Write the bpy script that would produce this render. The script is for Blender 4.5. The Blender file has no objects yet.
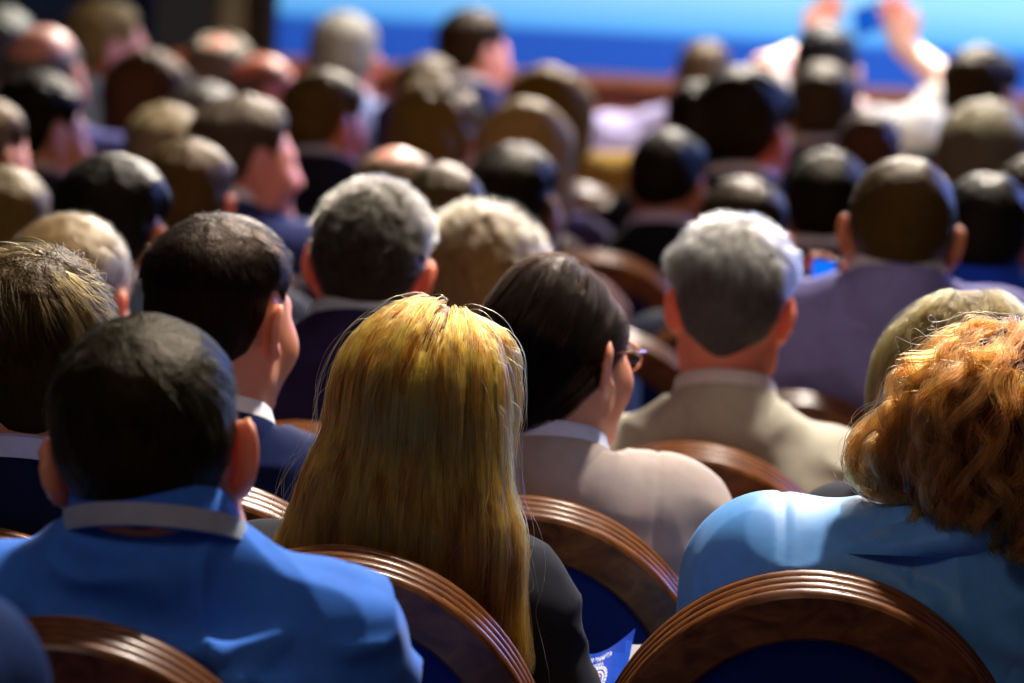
import bpy, math, random
import numpy as np
from mathutils import Vector, Matrix

random.seed(7)
RNG = np.random.default_rng(11)
SC = bpy.context.scene
COL = SC.collection

# ------------------------------------------------------------------ camera, world, lights, exposure
F_PX = 200.0 / 36.0 * 1024.0
CAM = np.array([0.0, 0.0, 1.57])
PITCH = math.atan(351.5 / F_PX)
ROLL = math.radians(3.0)
_r0, _f0 = np.array([1.0, 0, 0]), np.array([0, math.cos(PITCH), -math.sin(PITCH)])
_u0 = np.array([0, math.sin(PITCH), math.cos(PITCH)])
C_R = math.cos(ROLL) * _r0 + math.sin(ROLL) * _u0
C_U = -math.sin(ROLL) * _r0 + math.cos(ROLL) * _u0
cam_data = bpy.data.cameras.new('camera')
cam_data.lens = 200.0
cam_data.sensor_width = 36.0
cam_data.clip_end = 200
cam_data.dof.use_dof = True
cam_data.dof.focus_distance = 5.95
cam_data.dof.aperture_fstop = 5.6
cam = bpy.data.objects.new('camera', cam_data)
COL.objects.link(cam)
cam.matrix_world = Matrix(((C_R[0], C_U[0], -_f0[0], CAM[0]), (C_R[1], C_U[1], -_f0[1], CAM[1]),
                           (C_R[2], C_U[2], -_f0[2], CAM[2]), (0, 0, 0, 1)))
SC.camera = cam

world = bpy.data.worlds.new('hall_ambient')
SC.world = world
world.use_nodes = True
bg = world.node_tree.nodes['Background']
bg.inputs[0].default_value = (0.62, 0.50, 0.50, 1)
bg.inputs[1].default_value = 0.022


def area_light(name, loc, target, energy, color, size):
    d = bpy.data.lights.new(name, 'AREA')
    d.shape = 'DISK'
    d.size = size
    d.energy = energy
    d.color = color
    o = bpy.data.objects.new(name, d)
    COL.objects.link(o)
    o.location = loc
    o.rotation_euler = (Vector(target) - Vector(loc)).to_track_quat('-Z', 'Y').to_euler()
    return o


def spot_light(name, loc, target, energy, color, angle, radius=0.2):
    d = bpy.data.lights.new(name, 'SPOT')
    d.energy = energy
    d.color = color
    d.spot_size = math.radians(angle)
    d.spot_blend = 0.45
    d.shadow_soft_size = radius
    o = bpy.data.objects.new(name, d)
    COL.objects.link(o)
    o.location = loc
    o.rotation_euler = (Vector(target) - Vector(loc)).to_track_quat('-Z', 'Y').to_euler()
    return o


WARM = (1.0, 0.90, 0.78)
spot_light('truss_spot_near', (1.4, 8.3, 6.4), (0.1, 5.8, 1.1), 2700, WARM, 44)
spot_light('truss_spot_middle', (1.0, 12.5, 5.9), (0.0, 9.1, 1.1), 2600, WARM, 46)
spot_light('truss_spot_far', (1.2, 17.2, 5.2), (0.0, 12.8, 1.2), 4000, WARM, 48)
spot_light('stage_front_spot', (3.2, 11.0, 6.4), (0.6, 16.2, 1.3), 1500, WARM, 34)
area_light('stage_wash_light', (4.2, 15.5, 3.4), (0.0, 8.0, 1.2), 200, (0.16, 0.26, 1.0), 1.6)
area_light('fill_light_forward', (1.2, 6.8, 6.4), (0.0, 12.5, 1.1), 42, (1.0, 0.76, 0.66), 2.0)  # added warm fill to lift the middle and far rows, no fixture modelled
area_light('fill_light_rear', (-1.0, 1.0, 6.0), (0.0, 7.0, 1.0), 46, (1.0, 0.74, 0.62), 2.0)  # added soft warm fill on the audience's backs, from above the camera
SC.view_settings.view_transform = 'Standard'
SC.view_settings.look = 'None'
SC.view_settings.exposure = 0.22
SC.view_settings.gamma = 1.0
SC.view_settings.use_curve_mapping = False
SC.cycles.use_denoising = True
SC.cycles.max_bounces = 6
SC.cycles.sample_clamp_indirect = 4.0


def ray(px, py):
    return C_R * (px - 512.0) - C_U * (py - 341.5) + _f0 * F_PX


def at(px, py, d):
    """the point in the hall seen at a pixel, d metres down the hall"""
    v = ray(px, py)
    return CAM + v * (d / v[1])


def floor_z(y):
    return max(0.0, (y - 7.5) * 0.02)


# ------------------------------------------------------------------ materials
_M = {}


def _nt(name):
    m = bpy.data.materials.new(name)
    m.use_nodes = True
    n = m.node_tree
    return m, n, n.nodes, n.links, n.nodes['Principled BSDF']


def col4(c):
    return (c[0], c[1], c[2], 1.0)


def vivid(c, k=1.35):
    m_ = sum(c) / 3.0
    return [max(0.0008, m_ + (x - m_) * k) for x in c]


def m_plain(name, c, rough=0.6, metal=0.0, spec=0.5, emit=None, es=0.0):
    k = ('p', name)
    if k in _M:
        return _M[k]
    m, n, N, L, b = _nt(name)
    b.inputs['Base Color'].default_value = col4(c)
    b.inputs['Roughness'].default_value = rough
    b.inputs['Metallic'].default_value = metal
    b.inputs['Specular IOR Level'].default_value = spec
    if emit:
        b.inputs['Emission Color'].default_value = col4(emit)
        b.inputs['Emission Strength'].default_value = es
    _M[k] = m
    return m


def m_cloth(c, weave=900.0, rough=0.85, sheen=0.01, bump=0.12, spec=0.05):
    k = ('c', tuple(c), weave, rough, sheen)
    if k in _M:
        return _M[k]
    m, n, N, L, b = _nt('woven_cloth')
    tc = N.new('ShaderNodeTexCoord')
    w1 = N.new('ShaderNodeTexWave'); w1.bands_direction = 'X'
    w2 = N.new('ShaderNodeTexWave'); w2.bands_direction = 'Z'
    for w in (w1, w2):
        w.inputs['Scale'].default_value = weave / 3.0
        w.inputs['Distortion'].default_value = 0.4
        L.new(tc.outputs['Object'], w.inputs['Vector'])
    mu = N.new('ShaderNodeMath'); mu.operation = 'MULTIPLY'
    L.new(w1.outputs['Fac'], mu.inputs[0]); L.new(w2.outputs['Fac'], mu.inputs[1])
    nz = N.new('ShaderNodeTexNoise'); nz.inputs['Scale'].default_value = 60
    L.new(tc.outputs['Object'], nz.inputs['Vector'])
    mix = N.new('ShaderNodeMix'); mix.data_type = 'RGBA'
    mix.inputs[6].default_value = col4([x * 0.82 for x in c])
    mix.inputs[7].default_value = col4([min(1, x * 1.12) for x in c])
    ad = N.new('ShaderNodeMath'); ad.operation = 'MULTIPLY_ADD'
    L.new(mu.outputs[0], ad.inputs[0]); ad.inputs[1].default_value = 0.6
    L.new(nz.outputs['Fac'], ad.inputs[2])
    L.new(ad.outputs[0], mix.inputs[0])
    L.new(mix.outputs[2], b.inputs['Base Color'])
    bp = N.new('ShaderNodeBump'); bp.inputs['Strength'].default_value = bump
    bp.inputs['Distance'].default_value = 0.0008
    L.new(mu.outputs[0], bp.inputs['Height'])
    L.new(bp.outputs[0], b.inputs['Normal'])
    b.inputs['Roughness'].default_value = rough
    b.inputs['Specular IOR Level'].default_value = spec
    b.inputs['Sheen Weight'].default_value = sheen
    b.inputs['Sheen Roughness'].default_value = 0.4
    _M[k] = m
    return m


def m_skin(c):
    k = ('s', tuple(c))
    if k in _M:
        return _M[k]
    m, n, N, L, b = _nt('skin')
    tc = N.new('ShaderNodeTexCoord')
    nz = N.new('ShaderNodeTexNoise'); nz.inputs['Scale'].default_value = 35; nz.inputs['Detail'].default_value = 4
    L.new(tc.outputs['Object'], nz.inputs['Vector'])
    mix = N.new('ShaderNodeMix'); mix.data_type = 'RGBA'
    mix.inputs[6].default_value = col4([c[0] * 0.95, c[1] * 0.82, c[2] * 0.80])
    mix.inputs[7].default_value = col4([min(1, c[0] * 1.05), min(1, c[1] * 1.12), min(1, c[2] * 1.12)])
    L.new(nz.outputs['Fac'], mix.inputs[0])
    L.new(mix.outputs[2], b.inputs['Base Color'])
    b.inputs['Roughness'].default_value = 0.5
    b.inputs['Subsurface Weight'].default_value = 0.5
    b.inputs['Subsurface Radius'].default_value = (1.0, 0.28, 0.12)
    b.inputs['Subsurface Scale'].default_value = 0.022
    bp = N.new('ShaderNodeBump'); bp.inputs['Strength'].default_value = 0.15; bp.inputs['Distance'].default_value = 0.001
    nz2 = N.new('ShaderNodeTexNoise'); nz2.inputs['Scale'].default_value = 400
    L.new(tc.outputs['Object'], nz2.inputs['Vector'])
    L.new(nz2.outputs['Fac'], bp.inputs['Height']); L.new(bp.outputs[0], b.inputs['Normal'])
    _M[k] = m
    return m


def m_haircap(c, c2=None, rough=0.5):
    """hair mass: fine streaks between two hair colours with a fibrous bump"""
    c2 = c2 or [min(1, x * 1.7 + 0.01) for x in c]
    c2 = vivid([0.70 * x for x in c2]); c = vivid([0.7 * x for x in c])
    dark = max(c2) < 0.06
    if dark:
        c = [0.55 * x for x in c]; c2 = [0.55 * x for x in c2]
    k = ('h', tuple(c), tuple(c2))
    if k in _M:
        return _M[k]
    m, n, N, L, b = _nt('hair')
    tc = N.new('ShaderNodeTexCoord')
    mp = N.new('ShaderNodeMapping'); mp.inputs['Scale'].default_value = (260, 260, 45)
    L.new(tc.outputs['Object'], mp.inputs['Vector'])
    nz = N.new('ShaderNodeTexNoise'); nz.inputs['Scale'].default_value = 1.0; nz.inputs['Detail'].default_value = 3
    L.new(mp.outputs[0], nz.inputs['Vector'])
    mix = N.new('ShaderNodeMix'); mix.data_type = 'RGBA'
    mix.inputs[6].default_value = col4(c); mix.inputs[7].default_value = col4(c2)
    L.new(nz.outputs['Fac'], mix.inputs[0]); L.new(mix.outputs[2], b.inputs['Base Color'])
    bp = N.new('ShaderNodeBump'); bp.inputs['Strength'].default_value = 0.7; bp.inputs['Distance'].default_value = 0.003
    L.new(nz.outputs['Fac'], bp.inputs['Height']); L.new(bp.outputs[0], b.inputs['Normal'])
    b.inputs['Roughness'].default_value = rough
    b.inputs['Specular IOR Level'].default_value = 0.12 if dark else 0.16
    mxc = max(c2)
    b.inputs['Specular Tint'].default_value = col4([min(1, 0.05 + 0.9 * (x / mxc) ** 1.2) for x in c2])
    _M[k] = m
    return m


def m_strand(c, rough=0.32, vary=0.35):
    k = ('st', tuple(c), rough)
    if k in _M:
        return _M[k]
    m = bpy.data.materials.new('hair_strand')
    m.use_nodes = True
    N, L = m.node_tree.nodes, m.node_tree.links
    N.clear()
    out = N.new('ShaderNodeOutputMaterial')
    h = N.new('ShaderNodeBsdfHairPrincipled')
    h.model = 'CHIANG'
    h.parametrization = 'COLOR'
    info = N.new('ShaderNodeHairInfo')
    mix = N.new('ShaderNodeMix'); mix.data_type = 'RGBA'
    mix.inputs[6].default_value = col4([x * (1 - vary) for x in c])
    mix.inputs[7].default_value = col4([min(1, x * (1 + vary)) for x in c])
    tc = N.new('ShaderNodeTexCoord')
    mp = N.new('ShaderNodeMapping'); mp.inputs['Scale'].default_value = (85, 85, 9)
    L.new(tc.outputs['Object'], mp.inputs['Vector'])
    nz = N.new('ShaderNodeTexNoise'); nz.inputs['Scale'].default_value = 1.0; nz.inputs['Detail'].default_value = 2
    L.new(mp.outputs[0], nz.inputs['Vector'])
    a1 = N.new('ShaderNodeMath'); a1.operation = 'MULTIPLY_ADD'; a1.inputs[1].default_value = 3.2; a1.inputs[2].default_value = -1.35
    L.new(nz.outputs['Fac'], a1.inputs[0])
    a2 = N.new('ShaderNodeMath'); a2.operation = 'MULTIPLY_ADD'; a2.inputs[1].default_value = 0.5; a2.use_clamp = True
    L.new(info.outputs['Random'], a2.inputs[0]); L.new(a1.outputs[0], a2.inputs[2])
    L.new(a2.outputs[0], mix.inputs[0])
    L.new(mix.outputs[2], h.inputs['Color'])
    h.inputs['Roughness'].default_value = rough
    h.inputs['Radial Roughness'].default_value = 0.45
    h.inputs['Random Roughness'].default_value = 0.2
    h.inputs['IOR'].default_value = 1.10 if max(c) < 0.02 else (1.16 if max(c) < 0.45 else 1.30)
    L.new(h.outputs[0], out.inputs['Surface'])
    _M[k] = m
    return m


def m_wood(name, c1, c2, rough=0.32, scale=6.0, coat=0.3):
    k = ('w', name)
    if k in _M:
        return _M[k]
    m, n, N, L, b = _nt(name)
    tc = N.new('ShaderNodeTexCoord')
    mp = N.new('ShaderNodeMapping'); mp.inputs['Scale'].default_value = (scale, scale * 6, scale)
    L.new(tc.outputs['Object'], mp.inputs['Vector'])
    nz = N.new('ShaderNodeTexNoise'); nz.inputs['Scale'].default_value = 4; nz.inputs['Detail'].default_value = 6
    nz.inputs['Distortion'].default_value = 1.2
    L.new(mp.outputs[0], nz.inputs['Vector'])
    r = N.new('ShaderNodeValToRGB')
    r.color_ramp.elements[0].position = 0.35; r.color_ramp.elements[0].color = col4(c1)
    r.color_ramp.elements[1].position = 0.65; r.color_ramp.elements[1].color = col4(c2)
    L.new(nz.outputs['Fac'], r.inputs[0]); L.new(r.outputs[0], b.inputs['Base Color'])
    b.inputs['Roughness'].default_value = rough
    b.inputs['Specular IOR Level'].default_value = 0.16
    b.inputs['Coat Weight'].default_value = coat
    b.inputs['Coat Roughness'].default_value = 0.2
    _M[k] = m
    return m


# ------------------------------------------------------------------ object helpers
def tag(o, label=None, cat=None, group=None, kind=None):
    if label: o['label'] = label
    if cat: o['category'] = cat
    if group: o['group'] = group
    if kind: o['kind'] = kind
    return o


def mesh_np(name, V, Fq, mat=None, smooth=True):
    """mesh from numpy verts and a quad array (or list of polygons)"""
    me = bpy.data.meshes.new(name)
    if isinstance(Fq, np.ndarray):
        nf, w = Fq.shape
        me.vertices.add(len(V)); me.vertices.foreach_set('co', np.ascontiguousarray(V, np.float32).ravel())
        me.loops.add(nf * w); me.loops.foreach_set('vertex_index', np.ascontiguousarray(Fq, np.int32).ravel())
        me.polygons.add(nf); me.polygons.foreach_set('loop_start', np.arange(0, nf * w, w, dtype=np.int32))
        me.update(calc_edges=True)
    else:
        me.from_pydata([tuple(v) for v in V], [], Fq)
        me.update()
    if smooth:
        me.polygons.foreach_set('use_smooth', np.ones(len(me.polygons), bool))
    if mat:
        me.materials.append(mat)
    return me


def link(name, me, parent=None):
    o = bpy.data.objects.new(name, me)
    COL.objects.link(o)
    if parent is not None:
        o.parent = parent
    return o


class MB:
    """collects boxes, lofts and tubes into one mesh"""
    def __init__(self):
        self.V, self.F = [], []

    def box(self, c, s, bev=0.0):
        x, y, z = s[0] / 2, s[1] / 2, s[2] / 2
        b = min(bev, x * 0.9, y * 0.9, z * 0.9)
        i0 = len(self.V)
        if b <= 0:
            for dz in (-z, z):
                for dx, dy in ((-x, -y), (x, -y), (x, y), (-x, y)):
                    self.V.append((c[0] + dx, c[1] + dy, c[2] + dz))
            q = [(3, 2, 1, 0), (4, 5, 6, 7), (0, 1, 5, 4), (1, 2, 6, 5), (2, 3, 7, 6), (3, 0, 4, 7)]
            self.F += [tuple(i0 + k for k in f) for f in q]
            return self
        rings = [(-z, b), (-z + b, 0), (z - b, 0), (z, b)]
        for zz, ins in rings:
            X, Y = x - ins, y - ins
            for dx, dy in ((-X + b, -Y), (X - b, -Y), (X, -Y + b), (X, Y - b), (X - b, Y), (-X + b, Y), (-X, Y - b), (-X, -Y + b)):
                self.V.append((c[0] + dx, c[1] + dy, c[2] + zz))
        for r in range(3):
            for k in range(8):
                a, bb = i0 + r * 8 + k, i0 + r * 8 + (k + 1) % 8
                self.F.append((a, bb, bb + 8, a + 8))
        self.F.append(tuple(i0 + k for k in range(7, -1, -1)))
        self.F.append(tuple(i0 + 24 + k for k in range(8)))
        return self

    def loft(self, rings, closed=True, caps=True):
        i0 = len(self.V)
        n = len(rings[0])
        for r in rings:
            self.V += [tuple(p) for p in r]
        for a in range(len(rings) - 1):
            for k in range(n if closed else n - 1):
                p, q = i0 + a * n + k, i0 + a * n + (k + 1) % n
                self.F.append((p, q, q + n, p + n))
        if caps and closed:
            self.F.append(tuple(i0 + k for k in range(n - 1, -1, -1)))
            self.F.append(tuple(i0 + (len(rings) - 1) * n + k for k in range(n)))
        return self

    def tube(self, pts, rad, n=10):
        pts = [Vector(p) for p in pts]
        rad = rad if hasattr(rad, '__len__') else [rad] * len(pts)
        rings = []
        up = Vector((0, 0, 1))
        for i, p in enumerate(pts):
            t = (pts[min(i + 1, len(pts) - 1)] - pts[max(i - 1, 0)]).normalized()
            a = t.cross(up if abs(t.z) < 0.95 else Vector((0, 1, 0))).normalized()
            b = t.cross(a)
            rings.append([p + (a * math.cos(2 * math.pi * k / n) + b * math.sin(2 * math.pi * k / n)) * rad[i] for k in range(n)])
        return self.loft(rings)

    def mesh(self, name, mat, smooth=False, angle=None):
        me = mesh_np(name, self.V, self.F, mat, smooth)
        if angle is not None:
            me.polygons.foreach_set('use_smooth', np.ones(len(me.polygons), bool))
            try:
                me.set_sharp_from_angle(angle=math.radians(angle))
            except Exception:
                pass
        return me

    def build(self, name, mat, parent=None, smooth=False, angle=None):
        return link(name, self.mesh(name, mat, smooth, angle), parent)


# ------------------------------------------------------------------ signed distance modelling
def smin(a, b, k):
    if k <= 0:
        return np.minimum(a, b)
    h = np.maximum(k - np.abs(a - b), 0) / k
    return np.minimum(a, b) - h * h * k * 0.25


class SDF:
    def __init__(self):
        self.P = []

    def cap(self, a, b, ra, rb=None, k=0.03, flat=None, sub=False):
        """tapered capsule; flat=(axis, factor) squashes it along an axis"""
        a, b = np.array(a, float), np.array(b, float)
        rb = ra if rb is None else rb
        self.P.append(('cap', a, b, ra, rb, k, flat, sub))
        return self

    def ell(self, c, r, R=None, k=0.03, sub=False):
        r = np.array(r, float) if hasattr(r, '__len__') else np.array([r, r, r], float)
        self.P.append(('ell', np.array(c, float), r, R, 0, k, None, sub))
        return self

    def copy(self):
        s = SDF(); s.P = list(self.P); return s

    @staticmethod
    def _bb(p):
        if p[0] == 'cap':
            r = max(p[3], p[4])
            return np.minimum(p[1], p[2]) - r, np.maximum(p[1], p[2]) + r
        r = p[2].max() if p[3] is not None else p[2]
        return p[1] - r, p[1] + r

    @staticmethod
    def _d(p, X, Y, Z):
        if p[0] == 'cap':
            _, a, b, ra, rb, k, flat, _s = p
            ax, ay, az, bx, by, bz = *a, *b
            sc = 1.0
            if flat is not None:
                i, f = flat
                q = [1.0, 1.0, 1.0]; q[i] = 1.0 / f
                X, Y, Z = X * q[0], Y * q[1], Z * q[2]
                ax, ay, az = ax * q[0], ay * q[1], az * q[2]
                bx, by, bz = bx * q[0], by * q[1], bz * q[2]
                sc = 0.5 * (f + 1.0) if f < 1 else 1.0
            dx, dy, dz = bx - ax, by - ay, bz - az
            l2 = dx * dx + dy * dy + dz * dz + 1e-12
            px, py, pz = X - ax, Y - ay, Z - az
            t = np.clip((px * dx + py * dy + pz * dz) / l2, 0, 1)
            return (np.sqrt((px - t * dx) ** 2 + (py - t * dy) ** 2 + (pz - t * dz) ** 2) - (ra + t * (rb - ra))) * sc
        _, c, r, R, _, k, _f, _s = p
        px, py, pz = X - c[0], Y - c[1], Z - c[2]
        if R is not None:
            px, py, pz = (R[0][0] * px + R[1][0] * py + R[2][0] * pz, R[0][1] * px + R[1][1] * py + R[2][1] * pz,
                          R[0][2] * px + R[1][2] * py + R[2][2] * pz)
        k0 = np.sqrt((px / r[0]) ** 2 + (py / r[1]) ** 2 + (pz / r[2]) ** 2)
        k1 = np.sqrt((px / r[0] ** 2) ** 2 + (py / r[1] ** 2) ** 2 + (pz / r[2] ** 2) ** 2) + 1e-9
        return k0 * (k0 - 1.0) / k1

    def pts(self, Q):
        D = np.full(len(Q), 1.0)
        X, Y, Z = Q[:, 0], Q[:, 1], Q[:, 2]
        for p in self.P:
            d = self._d(p, X, Y, Z)
            D = -smin(-D, d, p[5]) if p[7] else smin(D, d, p[5])
        return D

    def grad(self, Q, e=0.002):
        d0 = self.pts(Q)
        g = np.stack([self.pts(Q + np.eye(3)[i] * e) - d0 for i in range(3)], 1) / e
        return d0, g / (np.linalg.norm(g, axis=1, keepdims=True) + 1e-9)

    def grid(self, h, lo=None, hi=None, pad=0.02):
        bl = np.min([self._bb(p)[0] for p in self.P if not p[7]], axis=0) - pad
        bh = np.max([self._bb(p)[1] for p in self.P if not p[7]], axis=0) + pad
        if lo is not None: bl = np.maximum(bl, lo)
        if hi is not None: bh = np.minimum(bh, hi)
        n = np.ceil((bh - bl) / h).astype(int) + 1
        ax = [(bl[i] + h * np.arange(n[i])).astype(np.float32) for i in range(3)]
        D = np.full(n, 0.08, np.float32)
        for p in self.P:
            a, b = self._bb(p)
            m = 0.05 + p[5]
            i0 = np.clip(np.floor((a - m - bl) / h).astype(int), 0, n)
            i1 = np.clip(np.ceil((b + m - bl) / h).astype(int) + 1, 0, n)
            if np.any(i1 <= i0):
                continue
            s = tuple(slice(i0[i], i1[i]) for i in range(3))
            d = self._d(p, ax[0][s[0]][:, None, None], ax[1][s[1]][None, :, None], ax[2][s[2]][None, None, :])
            D[s] = -smin(-D[s], d, p[5]) if p[7] else smin(D[s], d, p[5])
        return bl, ax, D


def nets(bl, h, D):
    """surface nets: closed quad surface of the zero set"""
    D = D.copy()
    for s in ((0,), (-1,)):
        D[s[0], :, :] = np.maximum(D[s[0], :, :], 1e-4); D[:, s[0], :] = np.maximum(D[:, s[0], :], 1e-4); D[:, :, s[0]] = np.maximum(D[:, :, s[0]], 1e-4)
    neg = D < 0
    n = np.array(D.shape)
    cnt = np.zeros(n - 1, np.int8)
    for i in (0, 1):
        for j in (0, 1):
            for k in (0, 1):
                cnt += neg[i:n[0] - 1 + i, j:n[1] - 1 + j, k:n[2] - 1 + k]
    act = (cnt > 0) & (cnt < 8)
    I = np.argwhere(act)
    idx = np.full(n - 1, -1, np.int32)
    idx[act] = np.arange(len(I))
    cs = [(i, j, k) for i in (0, 1) for j in (0, 1) for k in (0, 1)]
    vals = {c: D[I[:, 0] + c[0], I[:, 1] + c[1], I[:, 2] + c[2]] for c in cs}
    acc = np.zeros((len(I), 3)); w = np.zeros(len(I))
    for c in cs:
        for a in range(3):
            if c[a] == 0:
                e = list(c); e[a] = 1; e = tuple(e)
                v0, v1 = vals[c], vals[e]
                m = (v0 < 0) != (v1 < 0)
                t = np.where(m, v0 / np.where(m, v0 - v1, 1), 0)
                p = np.tile(np.array(c, float), (len(I), 1)); p[:, a] = t
                acc += p * m[:, None]; w += m
    V = (I + acc / w[:, None]) * h + bl
    Q = []
    for a in range(3):
        b, c = (a + 1) % 3, (a + 2) % 3
        s0 = [slice(None)] * 3; s1 = [slice(None)] * 3
        s0[a] = slice(0, -1); s1[a] = slice(1, None)
        A, B = neg[tuple(s0)], neg[tuple(s1)]
        E = np.argwhere(A != B)
        E = E[(E[:, b] > 0) & (E[:, c] > 0) & (E[:, b] < n[b] - 1) & (E[:, c] < n[c] - 1)]
        fl = A[E[:, 0], E[:, 1], E[:, 2]]

        def at_(db, dc):
            G = E.copy(); G[:, b] += db; G[:, c] += dc
            return idx[G[:, 0], G[:, 1], G[:, 2]]
        q = np.stack([at_(-1, -1), at_(0, -1), at_(0, 0), at_(-1, 0)], 1)
        q[~fl] = q[~fl][:, ::-1]
        Q.append(q)
    return V, np.concatenate(Q)


def vnormals(V, Q):
    n = np.cross(V[Q[:, 2]] - V[Q[:, 0]], V[Q[:, 3]] - V[Q[:, 1]])
    N = np.zeros_like(V)
    for i in range(4):
        np.add.at(N, Q[:, i], n)
    return N / (np.linalg.norm(N, axis=1, keepdims=True) + 1e-12)


_LAT = RNG.random((32, 32, 32)) * 2 - 1


def vnoise(P, seed=0):
    P = P + seed * 7.31
    i = np.floor(P).astype(int); f = P - i
    f = f * f * (3 - 2 * f)
    i &= 31; j = (i + 1) & 31
    def L(a, b, c):
        return _LAT[(i if a == 0 else j)[:, 0], (i if b == 0 else j)[:, 1], (i if c == 0 else j)[:, 2]]
    x, y, z = f[:, 0], f[:, 1], f[:, 2]
    return ((L(0, 0, 0) * (1 - x) + L(1, 0, 0) * x) * (1 - y) + (L(0, 1, 0) * (1 - x) + L(1, 1, 0) * x) * y) * (1 - z) + \
           ((L(0, 0, 1) * (1 - x) + L(1, 0, 1) * x) * (1 - y) + (L(0, 1, 1) * (1 - x) + L(1, 1, 1) * x) * y) * z


def sstep(x, a, b):
    t = np.clip((x - a) / (b - a), 0, 1)
    return t * t * (3 - 2 * t)


def rotm(yaw, pitch=0.0, roll=0.0):
    """degrees; yaw to +x, pitch looks up, roll leans the crown to +x"""
    y, p, r = math.radians(yaw), math.radians(pitch), math.radians(roll)
    Rz = np.array([[math.cos(y), math.sin(y), 0], [-math.sin(y), math.cos(y), 0], [0, 0, 1]])
    Rx = np.array([[1, 0, 0], [0, math.cos(p), -math.sin(p)], [0, math.sin(p), math.cos(p)]])
    Ry = np.array([[math.cos(r), 0, math.sin(r)], [0, 1, 0], [-math.sin(r), 0, math.cos(r)]])
    return Ry @ Rz @ Rx


# ------------------------------------------------------------------ hair strands (curves)
def strands_object(name, P, rad, mat, parent, tip=0.35):
    """P: (n strands, m points, 3)"""
    n, m, _ = P.shape
    hc = bpy.data.hair_curves.new(name)
    hc.add_curves([m] * n)
    hc.attributes['position'].data.foreach_set('vector', np.ascontiguousarray(P, np.float32).ravel())
    r = np.linspace(1, tip, m)[None, :] * (rad if hasattr(rad, '__len__') else np.full(n, rad))[:, None]
    at_ = hc.attributes.get('radius') or hc.attributes.new('radius', 'FLOAT', 'POINT')
    at_.data.foreach_set('value', np.ascontiguousarray(r, np.float32).ravel())
    hc.materials.append(mat)
    return link(name, hc, parent)


def sample_surface(V, Q, n, weight=None):
    T = np.concatenate([Q[:, [0, 1, 2]], Q[:, [0, 2, 3]]])
    a = np.linalg.norm(np.cross(V[T[:, 1]] - V[T[:, 0]], V[T[:, 2]] - V[T[:, 0]]), axis=1)
    if weight is not None:
        a = a * weight[T].mean(1)
    t = RNG.choice(len(T), n, p=a / a.sum())
    u, v = RNG.random(n), RNG.random(n)
    s = u + v > 1
    u[s], v[s] = 1 - u[s], 1 - v[s]
    A, B, C = V[T[t, 0]], V[T[t, 1]], V[T[t, 2]]
    return A + (B - A) * u[:, None] + (C - A) * v[:, None]


def unit(v):
    return v / (np.linalg.norm(v, axis=-1, keepdims=True) + 1e-9)


# ------------------------------------------------------------------ people
def cranium(S, hc, R, s, inf=0.0):
    T = lambda q: hc + R @ (s * np.array(q, float))
    S.ell(T((0, -0.012, 0.018)), s * (np.array((0.0745, 0.094, 0.088)) + inf), R, 0.02)
    S.ell(T((0, -0.054, 0.004)), s * (np.array((0.056, 0.046, 0.060)) + inf), R, 0.035)
    S.ell(T((0, 0.032, -0.035)), s * (np.array((0.060, 0.058, 0.082)) + inf), R, 0.03)
    return T


def head_prims(S, hc, R, s, ear_flare=28.0):
    T = cranium(S, hc, R, s)
    for sx in (-1, 1):
        S.cap(T((sx * 0.048, 0.0, -0.072)), T((0.012 * sx, 0.068, -0.103)), s * 0.022, s * 0.018, 0.03)
        S.ell(T((sx * 0.040, 0.060, -0.040)), s * 0.022, None, 0.04)                       # cheek
        S.cap(T((sx * 0.012, 0.084, 0.016)), T((sx * 0.042, 0.072, 0.014)), s * 0.010, s * 0.009, 0.012)   # brow
        S.ell(T((sx * 0.031, 0.094, -0.004)), s * 0.015, None, 0.012, sub=True)
        S.ell(T((sx * 0.031, 0.0765, -0.004)), s * 0.0125, None, 0.003)                     # eyeball
        fl = R @ rotm(-sx * ear_flare, 0, sx * 8.0)
        e = T((sx * 0.0845, -0.013, -0.011))
        S.ell(e, s * np.array((0.0078, 0.022, 0.035)), fl, 0.012)
        S.ell(e + fl @ np.array((sx * 0.008, 0.007, 0.003)) * s, s * np.array((0.006, 0.010, 0.018)), fl, 0.008, sub=True)
        S.ell(T((sx * 0.077, 0.0, -0.040)), s * 0.0085, None, 0.010)                        # lobe
    S.cap(T((0, 0.088, 0.004)), T((0, 0.108, -0.038)), s * 0.008, s * 0.0125, 0.012)
    for sx in (-1, 1):
        S.ell(T((sx * 0.012, 0.094, -0.041)), s * 0.009, None, 0.008)
    S.ell(T((0, 0.084, -0.108)), s * 0.017, None, 0.02)
    S.cap(T((-0.018, 0.086, -0.0715)), T((0.018, 0.086, -0.0715)), s * 0.0055, None, 0.006)
    S.cap(T((-0.016, 0.085, -0.081)), T((0.016, 0.085, -0.081)), s * 0.006, None, 0.006)
    return T


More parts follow.
